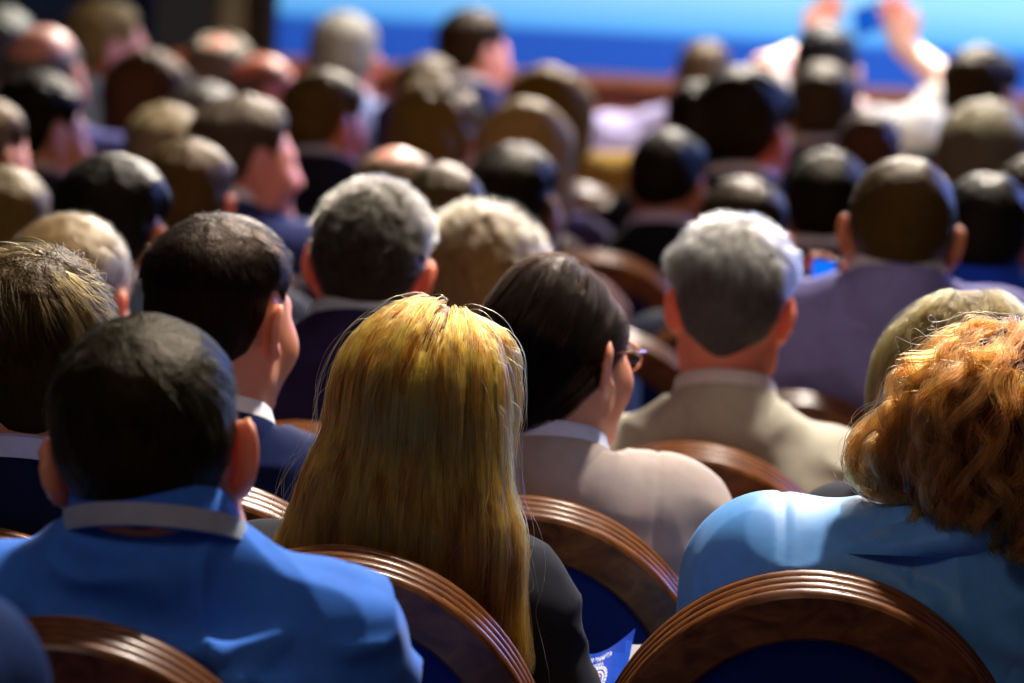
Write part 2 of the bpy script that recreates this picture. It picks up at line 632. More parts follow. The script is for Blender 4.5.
def hand_prims(S, w, f, n, curl=0.5, side=1, grow=0.0):
    """palm, four bent fingers of unequal length and a thumb off the side; w wrist, f towards the knuckles, n out of the back of the hand"""
    w, f, n = np.array(w, float), unit(np.array(f, float)), np.array(n, float)
    n = unit(n - f * (n @ f)); t = np.cross(f, n) * side          # t towards the thumb
    Rm = np.stack([t, f, n], 1)
    S.ell(w + f * 0.045, (0.041 + grow, 0.050, 0.0155 + grow), Rm, 0.015)
    S.cap(w, w + f * 0.03, 0.023 + grow, 0.024 + grow, 0.02)
    for i, (o, L) in enumerate(((0.029, 0.070), (0.010, 0.078), (-0.009, 0.072), (-0.027, 0.058))):
        k0 = w + f * (0.083 - abs(o) * 0.22) + t * o
        a1, a2 = curl * 0.9, curl * 2.0
        d1 = f * math.cos(a1) - n * math.sin(a1) + t * o * 2.0
        d2 = f * math.cos(a2) - n * math.sin(a2) + t * o * 1.0
        k1 = k0 + unit(d1) * L * 0.5
        k2 = k1 + unit(d2) * L * 0.5
        S.cap(k0, k1, 0.0092 + grow, 0.0084 + grow, 0.006)
        S.cap(k1, k2, 0.0084 + grow, 0.0070 + grow, 0.003)
    b0 = w + f * 0.022 + t * 0.024 - n * 0.004
    b1 = b0 + unit(f * 0.75 + t * 0.75 - n * 0.35) * 0.042
    b2 = b1 + unit(f * 0.95 + t * 0.2 - n * 0.45 * (0.5 + curl)) * 0.034
    S.cap(b0, b1, 0.013 + grow, 0.0105 + grow, 0.012)
    S.cap(b1, b2, 0.0105 + grow, 0.008 + grow, 0.004)


def leg_points():
    out = []
    for sx in (-1, 1):
        out.append(((sx * 0.085, 0.02, 0.535), (sx * 0.115, 0.44, 0.52), (sx * 0.11, 0.40, 0.11)))
    return out


def lower_prims(S, g=0.0):
    S.ell((0, 0.005, 0.55), (0.165 + g, 0.108 + g, 0.098 + g), None, 0.05)
    for h, k, a in leg_points():
        S.cap(h, k, 0.078 + g, 0.056 + g, 0.05)
        S.cap(k, a, 0.054 + g, 0.036 + g * 1.6, 0.02)


def torso_prims(S, B, g=0.0, sleeves=False):
    sw, zs = B['sw'], B['zs']
    b = sw / 0.165
    nb, hb = B['nb'], B['hb']
    ly = B['ly']
    S.ell((0, 0.018, 0.58), (0.155 * b + g, 0.100 + g, 0.10 + g), None, 0.05)
    S.cap((0, -0.015 + 0.2 * ly, 0.66), (0.15 * nb[0], -0.005 + 0.75 * ly, zs - 0.17), 0.135 * b + g, 0.162 * b + g, 0.08, flat=(1, 0.78))
    S.ell((0.25 * nb[0], ly, zs - 0.075), (0.168 * b + g, 0.108 + g, 0.115 + g), None, 0.06)
    S.cap((-sw * 0.92, -0.012 + B['sy'], zs), (sw * 0.92, -0.012 + B['sy'], zs), 0.054 + g, None, 0.05)
    S.cap(nb + np.array((0, 0.004, -0.040)), (0.3 * nb[0], ly + 0.01, zs - 0.10), 0.064 + g, 0.098 + g, 0.05)
    for sx in (-1, 1):   # shoulder blades and trapezius
        S.ell((sx * 0.085 * b, -0.068 + ly, zs - 0.06), (0.062 + g, 0.040 + g, 0.082 + g), None, 0.05)
        S.cap(nb + np.array((sx * 0.034, -0.004, -0.030)), (sx * sw * 0.80, -0.012 + B['sy'], zs + 0.002), 0.040 + g * 0.7, 0.044 + g, 0.045)
    for i, sx in enumerate((-1, 1)):
        sh = np.array((sx * sw, -0.01 + B['sy'], zs - 0.004))
        el, wr = B['arms'][i]
        S.ell(sh, 0.061 + g, None, 0.04)
        S.cap(sh, sh + (np.array(el) - sh) * (0.62 if sleeves == 'short' else 1.0), 0.054 + g, 0.043 + g * 1.2, 0.035)
        if sleeves is True or not sleeves:
            end = wr if not sleeves else el + (wr - el) * 0.94
            S.cap(el, end, 0.043 + g * 1.2, (0.029 if not sleeves else 0.034) + g * 1.1, 0.02)


def face_region_mats(me, V, Q, hc, R, s, skin, near):
    me.materials.append(skin)
    me.materials.append(m_plain('eye_white', (0.75, 0.72, 0.68), 0.25))
    me.materials.append(m_plain('eye_iris', (0.05, 0.035, 0.03), 0.15))
    me.materials.append(m_plain('lip', (0.52, 0.20, 0.17), 0.4))
    if not near:
        return
    C = ((V[Q].mean(1) - hc) @ R) / s
    mi = np.zeros(len(Q), np.int32)
    for sx in (-1, 1):
        d = np.linalg.norm(C - np.array((sx * 0.031, 0.0765, -0.004)), axis=1)
        ey = (d < 0.0135) & (C[:, 1] > 0.080)
        mi[ey] = 1
        mi[ey & (np.hypot(C[:, 0] - sx * 0.031, C[:, 2] + 0.004) < 0.0052)] = 2
    mi[(np.abs(C[:, 2] + 0.0765) < 0.009) & (np.abs(C[:, 0]) < 0.022) & (C[:, 1] > 0.085)] = 3
    me.polygons.foreach_set('material_index', mi)


def make_frame(x, top, w, d, yaw=0, tdx=0, tyaw=0, pitch=0, roll=0, drop=0.285, sw=0.165, hair_t=0.018, sy=0.0, hy=-0.10, arms=None, s=None, nk=0.232, elb=0.055, ly=-0.070):
    P = at(x + 0.045 * w, top, d)
    s = s or float(np.clip(w * d / F_PX / 0.172, 0.86, 1.10))
    zf = floor_z(d)
    X0 = P[0] + tdx * d / F_PX
    root = np.array((X0, d - hy, zf))
    Rt = rotm(tyaw)
    hw = P - np.array((0, 0, 0.106 * s + hair_t))
    hc = Rt.T @ (hw - root)
    ztop = P[2] - zf
    R = Rt.T @ rotm(yaw, pitch, roll)
    sy = sy + ly
    B = dict(ly=ly, s=s, root=root, tyaw=tyaw, hc=hc, R=R, ztop=ztop, sw=sw, zs=ztop - drop - 0.052, sy=sy)
    B['nb'] = np.array((0.45 * hc[0], hc[1] - 0.026, ztop - nk * s))
    B['hb'] = hc + R @ (s * np.array((0, -0.030, -0.055)))
    zs = B['zs']
    if arms is None:
        B['arms'] = [(np.array((sx * (sw + elb), 0.045, zs - 0.275)), np.array((sx * 0.10, 0.29, 0.645))) for sx in (-1, 1)]
        B['hands'] = [((sx * -0.25, 1.0, -0.35), (sx * 0.1, 0.3, 1.0)) for sx in (-1, 1)]
    else:
        B['arms'], B['hands'] = [], []
        for i, sx in enumerate((-1, 1)):
            a = arms[i]
            if a is None:
                B['arms'].append((np.array((sx * (sw + elb), 0.045, zs - 0.275)), np.array((sx * 0.10, 0.29, 0.645))))
                B['hands'].append(((sx * -0.25, 1.0, -0.35), (sx * 0.1, 0.3, 1.0)))
            else:
                el, wr = [Rt.T @ (np.array(q) - root) for q in a[:2]]
                B['arms'].append((el, wr))
                B['hands'].append((a[2], a[3]))
    B['curl'] = 0.55
    return B


SKINS = {'fair': (0.70, 0.31, 0.18), 'pink': (0.76, 0.33, 0.24), 'tan': (0.52, 0.22, 0.11), 'red': (0.76, 0.24, 0.14), 'pale': (0.86, 0.60, 0.52), 'dark': (0.16, 0.085, 0.06)}


def build_body(B, skin, h, near, flare=28.0):
    S = SDF()
    torso_prims(S, B)
    lower_prims(S)
    for _, k, a in leg_points():
        S.cap(a, (a[0], a[1], 0.06), 0.034, 0.034, 0.02)
        S.cap((a[0], a[1] - 0.02, 0.055), (a[0] * 1.1, a[1] + 0.15, 0.045), 0.034, 0.028, 0.02)
    s = B['s']
    S.cap(B['nb'] + np.array((0, 0.002, -0.03)), B['hb'], 0.062 * s, 0.056 * s, 0.03)
    S.cap(B['nb'] + np.array((0, 0.03, 0.0)), B['hb'] + np.array((0, 0.03, -0.02)), 0.05 * s, 0.05 * s, 0.03)
    for i, sx in enumerate((-1, 1)):
        f, n = B['hands'][i]
        hand_prims(S, B['arms'][i][1], f, n, B['curl'], -sx, 0.0 if h < 0.0075 else 0.002)
    head_prims(S, B['hc'], B['R'], s, flare)
    bl, ax, D = S.grid(h)
    V, Q = nets(bl, h, D)
    me = bpy.data.meshes.new('person')
    me = mesh_np('person', V, Q)
    face_region_mats(me, V, Q, B['hc'], B['R'], s, skin, near)
    o = link('person', me)
    o.location = B['root']
    o.rotation_euler = (0, 0, -math.radians(B['tyaw']))
    B['sdf'] = S
    return o


def neck_frame(B):
    nb = B['nb'] + np.array((0, 0.006, 0.0))
    a = unit(B['hb'] - B['nb'])
    return nb, a


def build_garment(B, name, mat, h, parent, g=0.014, sleeves=True, folds=(0.006, 11.0), neck_cut=0.012, hem=0.50, extra=None, seams=False, seed=0):
    S = SDF()
    torso_prims(S, B, g, sleeves)
    S.ell((0, 0.018, 0.56), (0.160 + g, 0.105 + g, 0.07), None, 0.04)
    if extra:
        extra(S, B)
    bl, ax, D = S.grid(h)
    X, Y, Z = ax[0][:, None, None], ax[1][None, :, None], ax[2][None, None, :]
    nb = B['nb']
    pl = (X - nb[0]) * 0 + (Y - nb[1]) * 0.36 + (Z - nb[2] - neck_cut) * 0.93
    pl = pl - 1.2 * np.maximum(0, np.sqrt((X - nb[0]) ** 2 + (Y - nb[1]) ** 2) - 0.072)
    D = np.maximum(D, pl.astype(np.float32))
    D = np.maximum(D, (hem - Z).astype(np.float32))
    V, Q = nets(bl, h, D.astype(np.float32))
    N = vnormals(V, Q)
    amp, fr = folds
    wv = np.stack([vnoise(V * 6, seed + 1), vnoise(V * 6, seed + 2), vnoise(V * 6, seed + 3)], 1) * 0.035
    W = V + wv
    f1 = np.clip(1 - 2.6 * np.abs(vnoise(W * np.array((fr * 1.5, fr, fr * 0.6)), seed + 4)), 0, 1) ** 1.5
    f2 = np.clip(1 - 2.6 * np.abs(vnoise(W * np.array((fr * 0.9, fr, fr * 1.9)) + 3.3, seed + 5)), 0, 1) ** 1.5
    disp = amp * (1.1 * f1 + 1.2 * f2 - 0.7) + 0.8 * amp * vnoise(W * fr * 0.7, seed + 6) + 0.25 * amp * vnoise(W * fr * 3.0, seed + 7)
    edge = sstep(nb[2] + 0.0 - V[:, 2] + 0.0, -0.02, 0.05)
    d = disp * (0.25 + 0.75 * edge)
    if seams:   # armhole and centre back seams
        for sx in (-1, 1):
            xs = sx * (B['sw'] - 0.012 - 0.03 * sstep(B['zs'] - V[:, 2], 0.0, 0.12))
            d -= 0.0022 * np.exp(-((V[:, 0] - xs) / 0.0045) ** 2) * (V[:, 2] > B['zs'] - 0.16)
        d -= 0.002 * np.exp(-((V[:, 0] - 0.1 * nb[0]) / 0.004) ** 2) * (V[:, 1] < 0)
    V = V + N * d[:, None]
    return link(name, mesh_np(name, V, Q, mat), parent)


def ring_loft(B, prof, tilt, mat, name, parent, gap=0.0, n=56, rx=0.066, ry=0.068, wob=0.0, seed=0):
    """a band round the neck: prof is a closed (offset, height) outline"""
    s = B['s']
    nb, a = neck_frame(B)
    mb = MB()
    rings = []
    for i in range(n + (1 if gap else 0)):
        ph = -math.pi + gap + (2 * math.pi - 2 * gap) * i / n           # 0 at the back, +-pi at the throat
        sx, cy = math.sin(ph), -math.cos(ph)
        r = []
        for q, (o, z) in enumerate(prof):
            w = wob * math.sin(ph * 5 + seed) * (z < 0.01)
            rr = np.array((sx * (rx * s + o + w), cy * (ry * s + o + w), 0))
            zz = z * (1.0 if cy < 0 else 1.0 - 0.35 * cy) - tilt * rr[1]
            r.append(nb + rr + a * zz * 0.9 + np.array((0, 0, zz * 0.1)))
        rings.append(r)
    if gap:
        mb.loft(rings)
    else:
        mb.loft(rings + [rings[0]], caps=False)
    return mb.build(name, mat, parent, smooth=True, angle=50)


SHIRT_COLLAR = [(-0.003, -0.012), (-0.002, 0.034), (0.002, 0.040), (0.006, 0.036), (0.011, 0.012), (0.017, -0.010), (0.013, -0.012), (0.007, 0.010), (0.002, 0.028), (0.0005, -0.012)]
JACKET_COLLAR = [(0.004, -0.040), (0.006, 0.010), (0.010, 0.018), (0.015, 0.013), (0.021, -0.010), (0.028, -0.036), (0.033, -0.062), (0.030, -0.082), (0.018, -0.080), (0.012, -0.050)]
LANYARD = [(0.0145, -0.011), (0.0115, 0.012), (0.0150, 0.012), (0.0185, -0.011)]
BAND_NECK = [(-0.004, -0.015), (-0.003, 0.012), (0.002, 0.016), (0.008, 0.012), (0.012, -0.012)]


# ---- hair
def zline(az, nape, front, side):
    """height of the hairline (head frame) by azimuth: 0 = face, pi = nape"""
    return np.interp(np.abs(az), np.radians([0, 38, 58, 70, 82, 97, 108, 122, 142, 180]),
                     [front, front - 0.012, 0.012, side - 0.02, side + 0.002, side + 0.006, -0.028, nape + 0.010, nape + 0.001, nape - 0.002])


def short_hair(o, B, c, c2=None, t_top=0.017, t_side=0.007, nape=-0.064, front=0.062, side=0.012, fade=0.055, h=0.005, tuft=0.004, tfreq=38.0, bald=0.0,
               strands=0, slen=0.022, curl=0.0, srad=0.00035, sc=None, flow=0.55, seed=0, swirl=0.5, name='hair', mat=None):
    hc, R, s = B['hc'], B['R'], B['s']
    S = SDF()
    cranium(S, np.zeros(3), np.eye(3), 1.0)
    S.cap((0, -0.045, -0.04), (0, -0.042, -0.105), 0.052, 0.046, 0.03)

    def thick(Pt):
        az = np.arctan2(Pt[:, 0], Pt[:, 1])
        zl = zline(az, nape, front, side)
        up = sstep(Pt[:, 2], zl - 0.012, zl + fade)
        tt = t_side + (t_top - t_side) * sstep(Pt[:, 2], 0.015, 0.085)
        t = -0.006 + (tt + 0.006) * up - 0.9 * np.clip(zl - 0.012 - Pt[:, 2], 0, 0.05)
        if bald > 0:
            dd = np.linalg.norm((Pt - np.array((0, -0.045, 0.10))) * np.array((1, 0.8, 1)), axis=1)
            t = t - (t_top + 0.006) * (1 - sstep(dd, bald * 0.55, bald * 1.25))
        return t
    bl, ax, D = S.grid(h, lo=np.array((-0.12, -0.15, -0.135)), pad=0.03)
    G = np.stack(np.meshgrid(*ax, indexing='ij'), -1).reshape(-1, 3)
    D = D - thick(G).reshape(D.shape).astype(np.float32)
    V, Q = nets(bl, h, D)
    t = thick(V)
    N = vnormals(V, Q)
    crown = np.array((0.012, -0.055, 0.105))
    rad = unit(V - crown)
    k = sstep(t, 0.001, 0.008)
    if tuft > 0:
        W = V.copy()
        an = np.arctan2(V[:, 0] - crown[0], V[:, 1] - crown[1]); rr = np.linalg.norm(V - crown, axis=1)
        A = np.stack([np.cos(an + swirl * rr * 8) * 1.6, np.sin(an + swirl * rr * 8) * 1.6, rr * tfreq * 0.35], 1)
        e = 0.6 * vnoise(W * tfreq, seed) + 0.5 * vnoise(W * tfreq * 2.3, seed + 3) + 0.5 * vnoise(A * np.array((3, 3, 1)), seed + 5)
        V = V + N * (tuft * e * k)[:, None]
    Vw = hc + (s * V) @ R.T
    mat = mat or m_haircap(c, c2)
    ho = link(name, mesh_np(name, Vw, Q, mat), o)
    if strands:
        Pt = sample_surface(V, Q, int(strands * 1.3), np.clip(t + 0.001, 0, None) + 0.001)
        tp = thick(Pt)
        Pt = Pt[tp > -0.002]; tp = tp[tp > -0.002]
        n = len(Pt)
        d0, g = S.grad(Pt)
        away = unit(Pt - crown)
        sw_ = np.cross(g, away) * swirl
        tan = away + sw_ + np.array((0, 0, -0.45)) * sstep(-(Pt[:, 2]), -0.10, 0.05)[:, None]
        tan = tan - g * (tan * g).sum(1, keepdims=True)
        nv = np.stack([vnoise(Pt * tfreq * 1.2, seed + 7), vnoise(Pt * tfreq * 1.2, seed + 8), vnoise(Pt * tfreq * 1.2, seed + 9)], 1)
        nv2 = np.stack([vnoise(Pt * tfreq * 2.6, seed + 17), vnoise(Pt * tfreq * 2.6, seed + 18), vnoise(Pt * tfreq * 2.6, seed + 19)], 1)
        nv = nv - g * (nv * g).sum(1, keepdims=True) * flow; nv2 = nv2 - g * (nv2 * g).sum(1, keepdims=True) * flow
        dr = unit(unit(tan) * flow + g * (1 - flow) + nv * (0.5 + curl) + nv2 * (0.25 + curl) + RNG.normal(0, 0.10 + 0.3 * curl, (n, 3)))
        L = slen * (0.25 + 0.75 * sstep(tp, 0.0, max(0.004, t_top * 0.8))) * RNG.uniform(0.6, 1.15, n)
        m = 5
        P = np.zeros((n, m, 3))
        base = Pt - g * np.minimum(np.clip(tp, 0, 1) * 0.6, 0.0025)[:, None]
        bend = unit(tan) * 0.6 - g * (0.25 + 0.75 * flow)
        for j in range(m):
            u = j / (m - 1)
            P[:, j] = base + (dr * u + bend * (u * u) * 0.45) * L[:, None] + (np.stack([np.sin(u * 9 + Pt[:, 2] * 300), np.cos(u * 8 + Pt[:, 0] * 300), np.sin(u * 7 + Pt[:, 1] * 280)], 1) * curl * 0.003 * u)
        Pw = hc + (s * P) @ R.T
        strands_object('hair_strands', Pw, srad, m_strand(sc or c2 or c), ho)
    return ho


def hair_mass(o, B, S, c, c2, h, streak=0.004, name='hair', clipz=None, seed=0, carve=True, parent=None, mat=None):
    bl, ax, D = S.grid(h)
    V, Q = nets(bl, h, D)
    N = vnormals(V, Q)
    e = 0.7 * vnoise(V * np.array((75, 75, 10)) , seed) + 0.5 * vnoise(V * np.array((160, 160, 16)), seed + 2) + 0.6 * vnoise(V * 22, seed + 4)
    V = V + N * (streak * e)[:, None]
    return link(name, mesh_np(name, V, Q, mat or m_haircap(c, c2)), parent or o)


def hair_dome(S, B, t=0.014, k=0.02):
    """hair lying over the skull (not over the face)"""
    hc, R, s = B['hc'], B['R'], B['s']
    T = lambda q: hc + R @ (s * np.array(q, float))
    S.ell(T((0, -0.016, 0.020)), s * (np.array((0.0755, 0.094, 0.088)) + t), R, k)
    S.ell(T((0, -0.055, 0.0)), s * (np.array((0.064, 0.048, 0.064)) + t), R, 0.04)
    return T


def flow_strands(S, roots, L, steps, down=(0, 0, -1), off=(0.0, 0.006), part=None, spread=0.0, wave=(0.0, 30.0), zstop=None, jit=0.0, lift=0.5):
    """guides that lie on the hair mass S and fall along it"""
    n = len(roots)
    P = roots.copy()
    offs = RNG.uniform(off[0], off[1], n)
    out = np.zeros((n, steps, 3))
    st = (L / (steps - 1))
    dn = np.array(down, float)
    vel = np.zeros((n, 3))
    ph = vnoise(roots * 25, 31) * 6.0
    for j in range(steps):
        d, g = S.grad(P)
        P = P + g * np.clip(offs - d, -0.004, 0.02)[:, None] * (1.0 if j else 0.6) * np.where(d < 0.03, 1, 0)[:, None]
        out[:, j] = P
        v = np.tile(dn, (n, 1))
        if part is not None:
            side = unit(P - part) * np.array((1, 1, 0.0))
            top = sstep(g[:, 2], 0.15, 0.9)
            v = v * (1 - 0.8 * top)[:, None] + unit(side) * (1.2 * top)[:, None]
        if jit:
            v = v + jit * np.stack([vnoise(P * 18, 41), vnoise(P * 18, 42), vnoise(P * 18, 43) * 0.3], 1)
        v = v - g * (v * g).sum(1, keepdims=True) * np.where(d < 0.02, 1, 0.0)[:, None]
        vel = unit(vel * 0.45 + unit(v) * 0.55)
        P = P + vel * st[:, None]
    if wave[0]:
        u = np.linspace(0, 1, steps)
        s_ = np.cumsum(np.ones(steps)) * st.mean()
        fr = wave[1] * (1 + 0.35 * vnoise(roots * 31, 37))
        a = wave[0] * np.clip(u * 3, 0, 1)
        px = np.sin(fr[:, None] * s_[None] + ph[:, None] * 2)
        py = np.cos(fr[:, None] * s_[None] * 0.93 + ph[:, None] * 3)
        out[:, :, 0] += a[None] * px; out[:, :, 1] += a[None] * py * 0.8; out[:, :, 2] += a[None] * np.sin(fr[:, None] * s_[None] * 1.1 + ph[:, None]) * 0.6
    return out


def children_of(Gd, k, r0, r1, jit=0.0, curl=0.0, cf=(9, 17)):
    n, m, _ = Gd.shape
    u = np.linspace(0, 1, m)[None, :, None]
    out = np.repeat(Gd, k, axis=0)
    o0 = RNG.normal(0, 1, (n * k, 1, 3))
    out = out + o0 * (r0 * (1 - u) + r1 * u)
    if jit:
        ph = RNG.uniform(0, 6.28, (n * k, 1, 3)); fr = RNG.uniform(3, 9, (n * k, 1, 3))
        out = out + jit * np.sin(fr * u * 3 + ph) * u
    if curl:
        ph = np.repeat(RNG.uniform(0, 6.28, (n, 1, 1)), k, axis=0) + RNG.normal(0, 0.35, (n * k, 1, 1))
        fr = np.repeat(RNG.uniform(cf[0], cf[1], (n, 1, 1)), k, axis=0)
        out = out + curl * np.concatenate([np.sin(fr * u + ph), np.cos(fr * u + ph), 0.5 * np.sin(fr * u * 1.3 + ph)], 2) * np.clip(u * 2.0, 0, 1)
    cut = RNG.uniform(0.78, 1.0, n * k)
    t = np.linspace(0, 1, m)[None] * cut[:, None] * (m - 1)
    i = np.clip(t.astype(int), 0, m - 2); f = (t - i)[..., None]
    r = np.arange(n * k)[:, None]
    return out[r, i] * (1 - f) + out[r, i + 1] * f


# ---- shared lower garments
_LOW = {}


def lower_garments(o, B, trouser_mat, h=0.012):
    if not _LOW:
        S = SDF(); lower_prims(S, 0.012)
        bl, ax, D = S.grid(h)
        V, Q = nets(bl, h, D)
        N = vnormals(V, Q)
        V = V + N * (0.005 * vnoise(V * 16, 3))[:, None]
        _LOW['t'] = mesh_np('trousers', V, Q, trouser_mat)
        for sx, (hh, k, a) in zip((-1, 1), leg_points()):
            S = SDF()
            S.cap((a[0], a[1] - 0.035, 0.05), (a[0] * 1.1, a[1] + 0.16, 0.045), 0.042, 0.038, 0.02)
            S.ell((a[0], a[1], 0.085), (0.045, 0.06, 0.04), None, 0.02)
            bl, ax, D = S.grid(0.008)
            D = np.maximum(D, -ax[2][None, None, :])
            V, Q = nets(bl, 0.008, D)
            _LOW[sx] = mesh_np('shoe', V, Q, m_plain('shoe_leather', (0.015, 0.012, 0.012), 0.35))
    t = link('trousers', _LOW['t'], o)
    t.material_slots[0].link = 'OBJECT'
    t.material_slots[0].material = trouser_mat
    for sx in (-1, 1):
        link('shoe', _LOW[sx], o)


NAVY, BLACK, CHAR = (0.012, 0.018, 0.075), (0.008, 0.008, 0.012), (0.03, 0.03, 0.038)
PEOPLE = {}
N_SEED = [0]


def person(key, label, x, top, w, d, yaw=0, skin='fair', cloth='suit', cc=NAVY, collar=(0.75, 0.76, 0.82), lan=None, h=0.010, near=False, hair=None,
           group=None, folds=None, trousers=NAVY, gname=None, gh=None, extra=None, g=None, flare=28.0, gmat=None, seams=False, **kw):
    N_SEED[0] += 1
    sd = N_SEED[0] * 5
    B = make_frame(x, top, w, d, yaw, **kw)
    o = build_body(B, m_skin(SKINS[skin]), h, near or d < 9, flare)
    tag(o, label, 'person', group)
    gh = gh or h
    if cloth == 'suit':
        mt = gmat or m_cloth(cc, 700, 0.8, 0.01)
        G = build_garment(B, gname or 'suit_jacket', mt, gh, o, g or 0.020, True, folds or (0.005, 8.0), neck_cut=0.010, extra=extra, seams=seams, seed=sd)
        ring_loft(B, JACKET_COLLAR, 0.30, mt, 'jacket_collar', G, gap=0.35)
        sc_ = ring_loft(B, SHIRT_COLLAR, 0.28, m_cloth(collar, 1100, 0.75, 0.1), 'shirt_collar', o, gap=0.12)
    elif cloth == 'shirt':
        mt = gmat or m_cloth(cc, 1100, 0.75, 0.15)
        G = build_garment(B, gname or 'shirt', mt, gh, o, g or 0.014, True, folds or (0.007, 9.0), neck_cut=0.018, extra=extra, seams=seams, seed=sd)
        sc_ = ring_loft(B, SHIRT_COLLAR, 0.28, mt, 'collar', G, gap=0.12)
    elif cloth == 'tee':
        mt = gmat or m_cloth(cc, 900, 0.85, 0.2)
        G = build_garment(B, gname or 't_shirt', mt, gh, o, g or 0.014, 'short', folds or (0.006, 9.0), neck_cut=0.0, extra=extra, seed=sd)
        sc_ = ring_loft(B, BAND_NECK, 0.28, mt, 'neckband', G)
    else:
        mt = gmat or m_cloth(cc, 500, 0.92, 0.01)
        G = build_garment(B, gname or 'sweater', mt, gh, o, g or 0.013, True, folds or (0.004, 8.0), neck_cut=0.006, extra=extra, seed=sd)
        sc_ = ring_loft(B, BAND_NECK, 0.28, mt, 'neckband', G)
    if lan:
        ring_loft(B, [(a_, z_ + (0.022 if cloth == 'suit' else 0.0)) for a_, z_ in LANYARD], 0.28, m_cloth(lan, 1500, 0.6, 0.1), 'lanyard', o, gap=0.10)
    lower_garments(o, B, m_cloth(trousers, 700, 0.85, 0.2))
    if hair:
        hair(o, B, sd)
    PEOPLE[key] = (o, B, label)
    return o, B


# ------------------------------------------------------------------ setting: floor, stage, screen, drapes
mb = MB()
ys = [-3, 2, 5, 7.5, 9, 11, 13, 15, 17, 21]
mb.loft([[(-7, y, floor_z(y)), (7, y, floor_z(y)), (7, y, floor_z(y) - 0.25), (-7, y, floor_z(y) - 0.25)] for y in ys])
tag(mb.build('floor', m_cloth((0.05, 0.03, 0.035), 120, 0.95, 0.3)), kind='structure')

Z_ST = float(at(620, 76, 16.3)[2])
WOOD_STAGE = m_wood('stage_wood', (0.32, 0.070, 0.018), (0.50, 0.13, 0.04), 0.35, 1.5)
mb = MB()
prof = [(16.30, 0.1), (16.30, Z_ST - 0.055), (16.26, Z_ST - 0.05), (16.245, Z_ST - 0.03), (16.25, Z_ST - 0.012), (16.275, Z_ST), (19.6, Z_ST), (19.6, 0.1)]
mb.loft([[(x, y, z) for y, z in prof] for x in (-1.02, 6.5)])
tag(mb.build('stage_platform', WOOD_STAGE, angle=40), kind='structure')

# LED wall: pale blue picture with a saturated blue band along its foot
xl = float(at(277, 20, 16.9)[0])
z_band = float(at(620, 33, 16.9)[2])
m, n, N, L, b = _nt('led_picture')
geo = N.new('ShaderNodeNewGeometry'); sep = N.new('ShaderNodeSeparateXYZ')
L.new(geo.outputs['Position'], sep.inputs[0])
mr = N.new('ShaderNodeMapRange'); mr.inputs['From Min'].default_value = z_band - 0.03; mr.inputs['From Max'].default_value = z_band + 0.18
L.new(sep.outputs['Z'], mr.inputs['Value'])
rp = N.new('ShaderNodeValToRGB')
e = rp.color_ramp.elements
e[0].position = 0.10; e[0].color = (0.0, 0.085, 0.52, 1)
e[1].position = 0.20; e[1].color = (0.08, 0.42, 1.0, 1)
q = rp.color_ramp.elements.new(0.75); q.color = (0.30, 0.68, 1.0, 1)
L.new(mr.outputs[0], rp.inputs[0])
mx = N.new('ShaderNodeMapRange'); mx.inputs['From Min'].default_value = xl; mx.inputs['From Max'].default_value = 1.8
mx.inputs['To Min'].default_value = 0.78; mx.inputs["To Max"].default_value = 1.15
L.new(sep.outputs['X'], mx.inputs['Value'])
b.inputs['Base Color'].default_value = (0.01, 0.01, 0.015, 1)
L.new(rp.outputs[0], b.inputs['Emission Color'])
L.new(mx.outputs[0], b.inputs['Emission Strength'])
scr = MB().box(((xl + 6.2) / 2, 17.02, (Z_ST + 4.6) / 2), (6.2 - xl, 0.10, 4.6 - Z_ST), 0.01).build('led_screen', m)
tag(scr, 'huge glowing pale blue screen with a deep blue band along its foot, behind the stage', 'screen')
fr = MB()
fr.box((xl - 0.02, 17.02, (Z_ST + 4.6) / 2), (0.04, 0.14, 4.6 - Z_ST), 0.005)
fr.build('screen_frame', m_plain('screen_frame_black', (0.01, 0.01, 0.012), 0.5), scr)

# drapes beside the screen, with the dim proscenium pillar
mb = MB()
n = 160
ptsf, ptsb = [], []
for i in range(n + 1):
    u = i / n
    x = -5.5 + (4.35) * u
    y = 17.5 + 0.06 * math.sin(u * 95) + 0.025 * math.sin(u * 233 + 1)
    ptsf.append((x, y)); ptsb.append((x, y + 0.02))
out = ptsf + ptsb[::-1]
mb.loft([[(x, y, 0.15) for x, y in out], [(x, y, 5.2) for x, y in out]])
tag(mb.build('stage_curtain', m_cloth((0.006, 0.012, 0.035), 300, 0.9, 0.4), angle=60), 'dark navy pleated stage drape hanging beside the bright screen', 'curtain')
px0, px1 = float(at(214, 20, 17.2)[0]), float(at(272, 20, 17.2)[0])
mb = MB().box(((px0 + px1) / 2, 17.2, 2.6), (px1 - px0, 0.3, 4.9), 0.03).box(((px0 + px1) / 2, 17.2, 0.4), (px1 - px0 + 0.06, 0.36, 0.5), 0.02)
tag(mb.build('pillar_left', m_wood('pillar_wood', (0.10, 0.085, 0.05), (0.16, 0.13, 0.08), 0.6, 1.0, 0.0)), kind='structure')


# ------------------------------------------------------------------ chairs
WOOD = m_wood('chair_wood', (0.07, 0.020, 0.005), (0.17, 0.058, 0.013), 0.33, 5.0, 0.10)
BLUE_UPH = m_cloth((0.005, 0.013, 0.075), 500, 0.9, 0.5)
CH_A, CH_B, CH_TOP, CH_SPR = 0.232, 0.255, 0.986, 0.731
TAN_R = math.tan(math.radians(14))


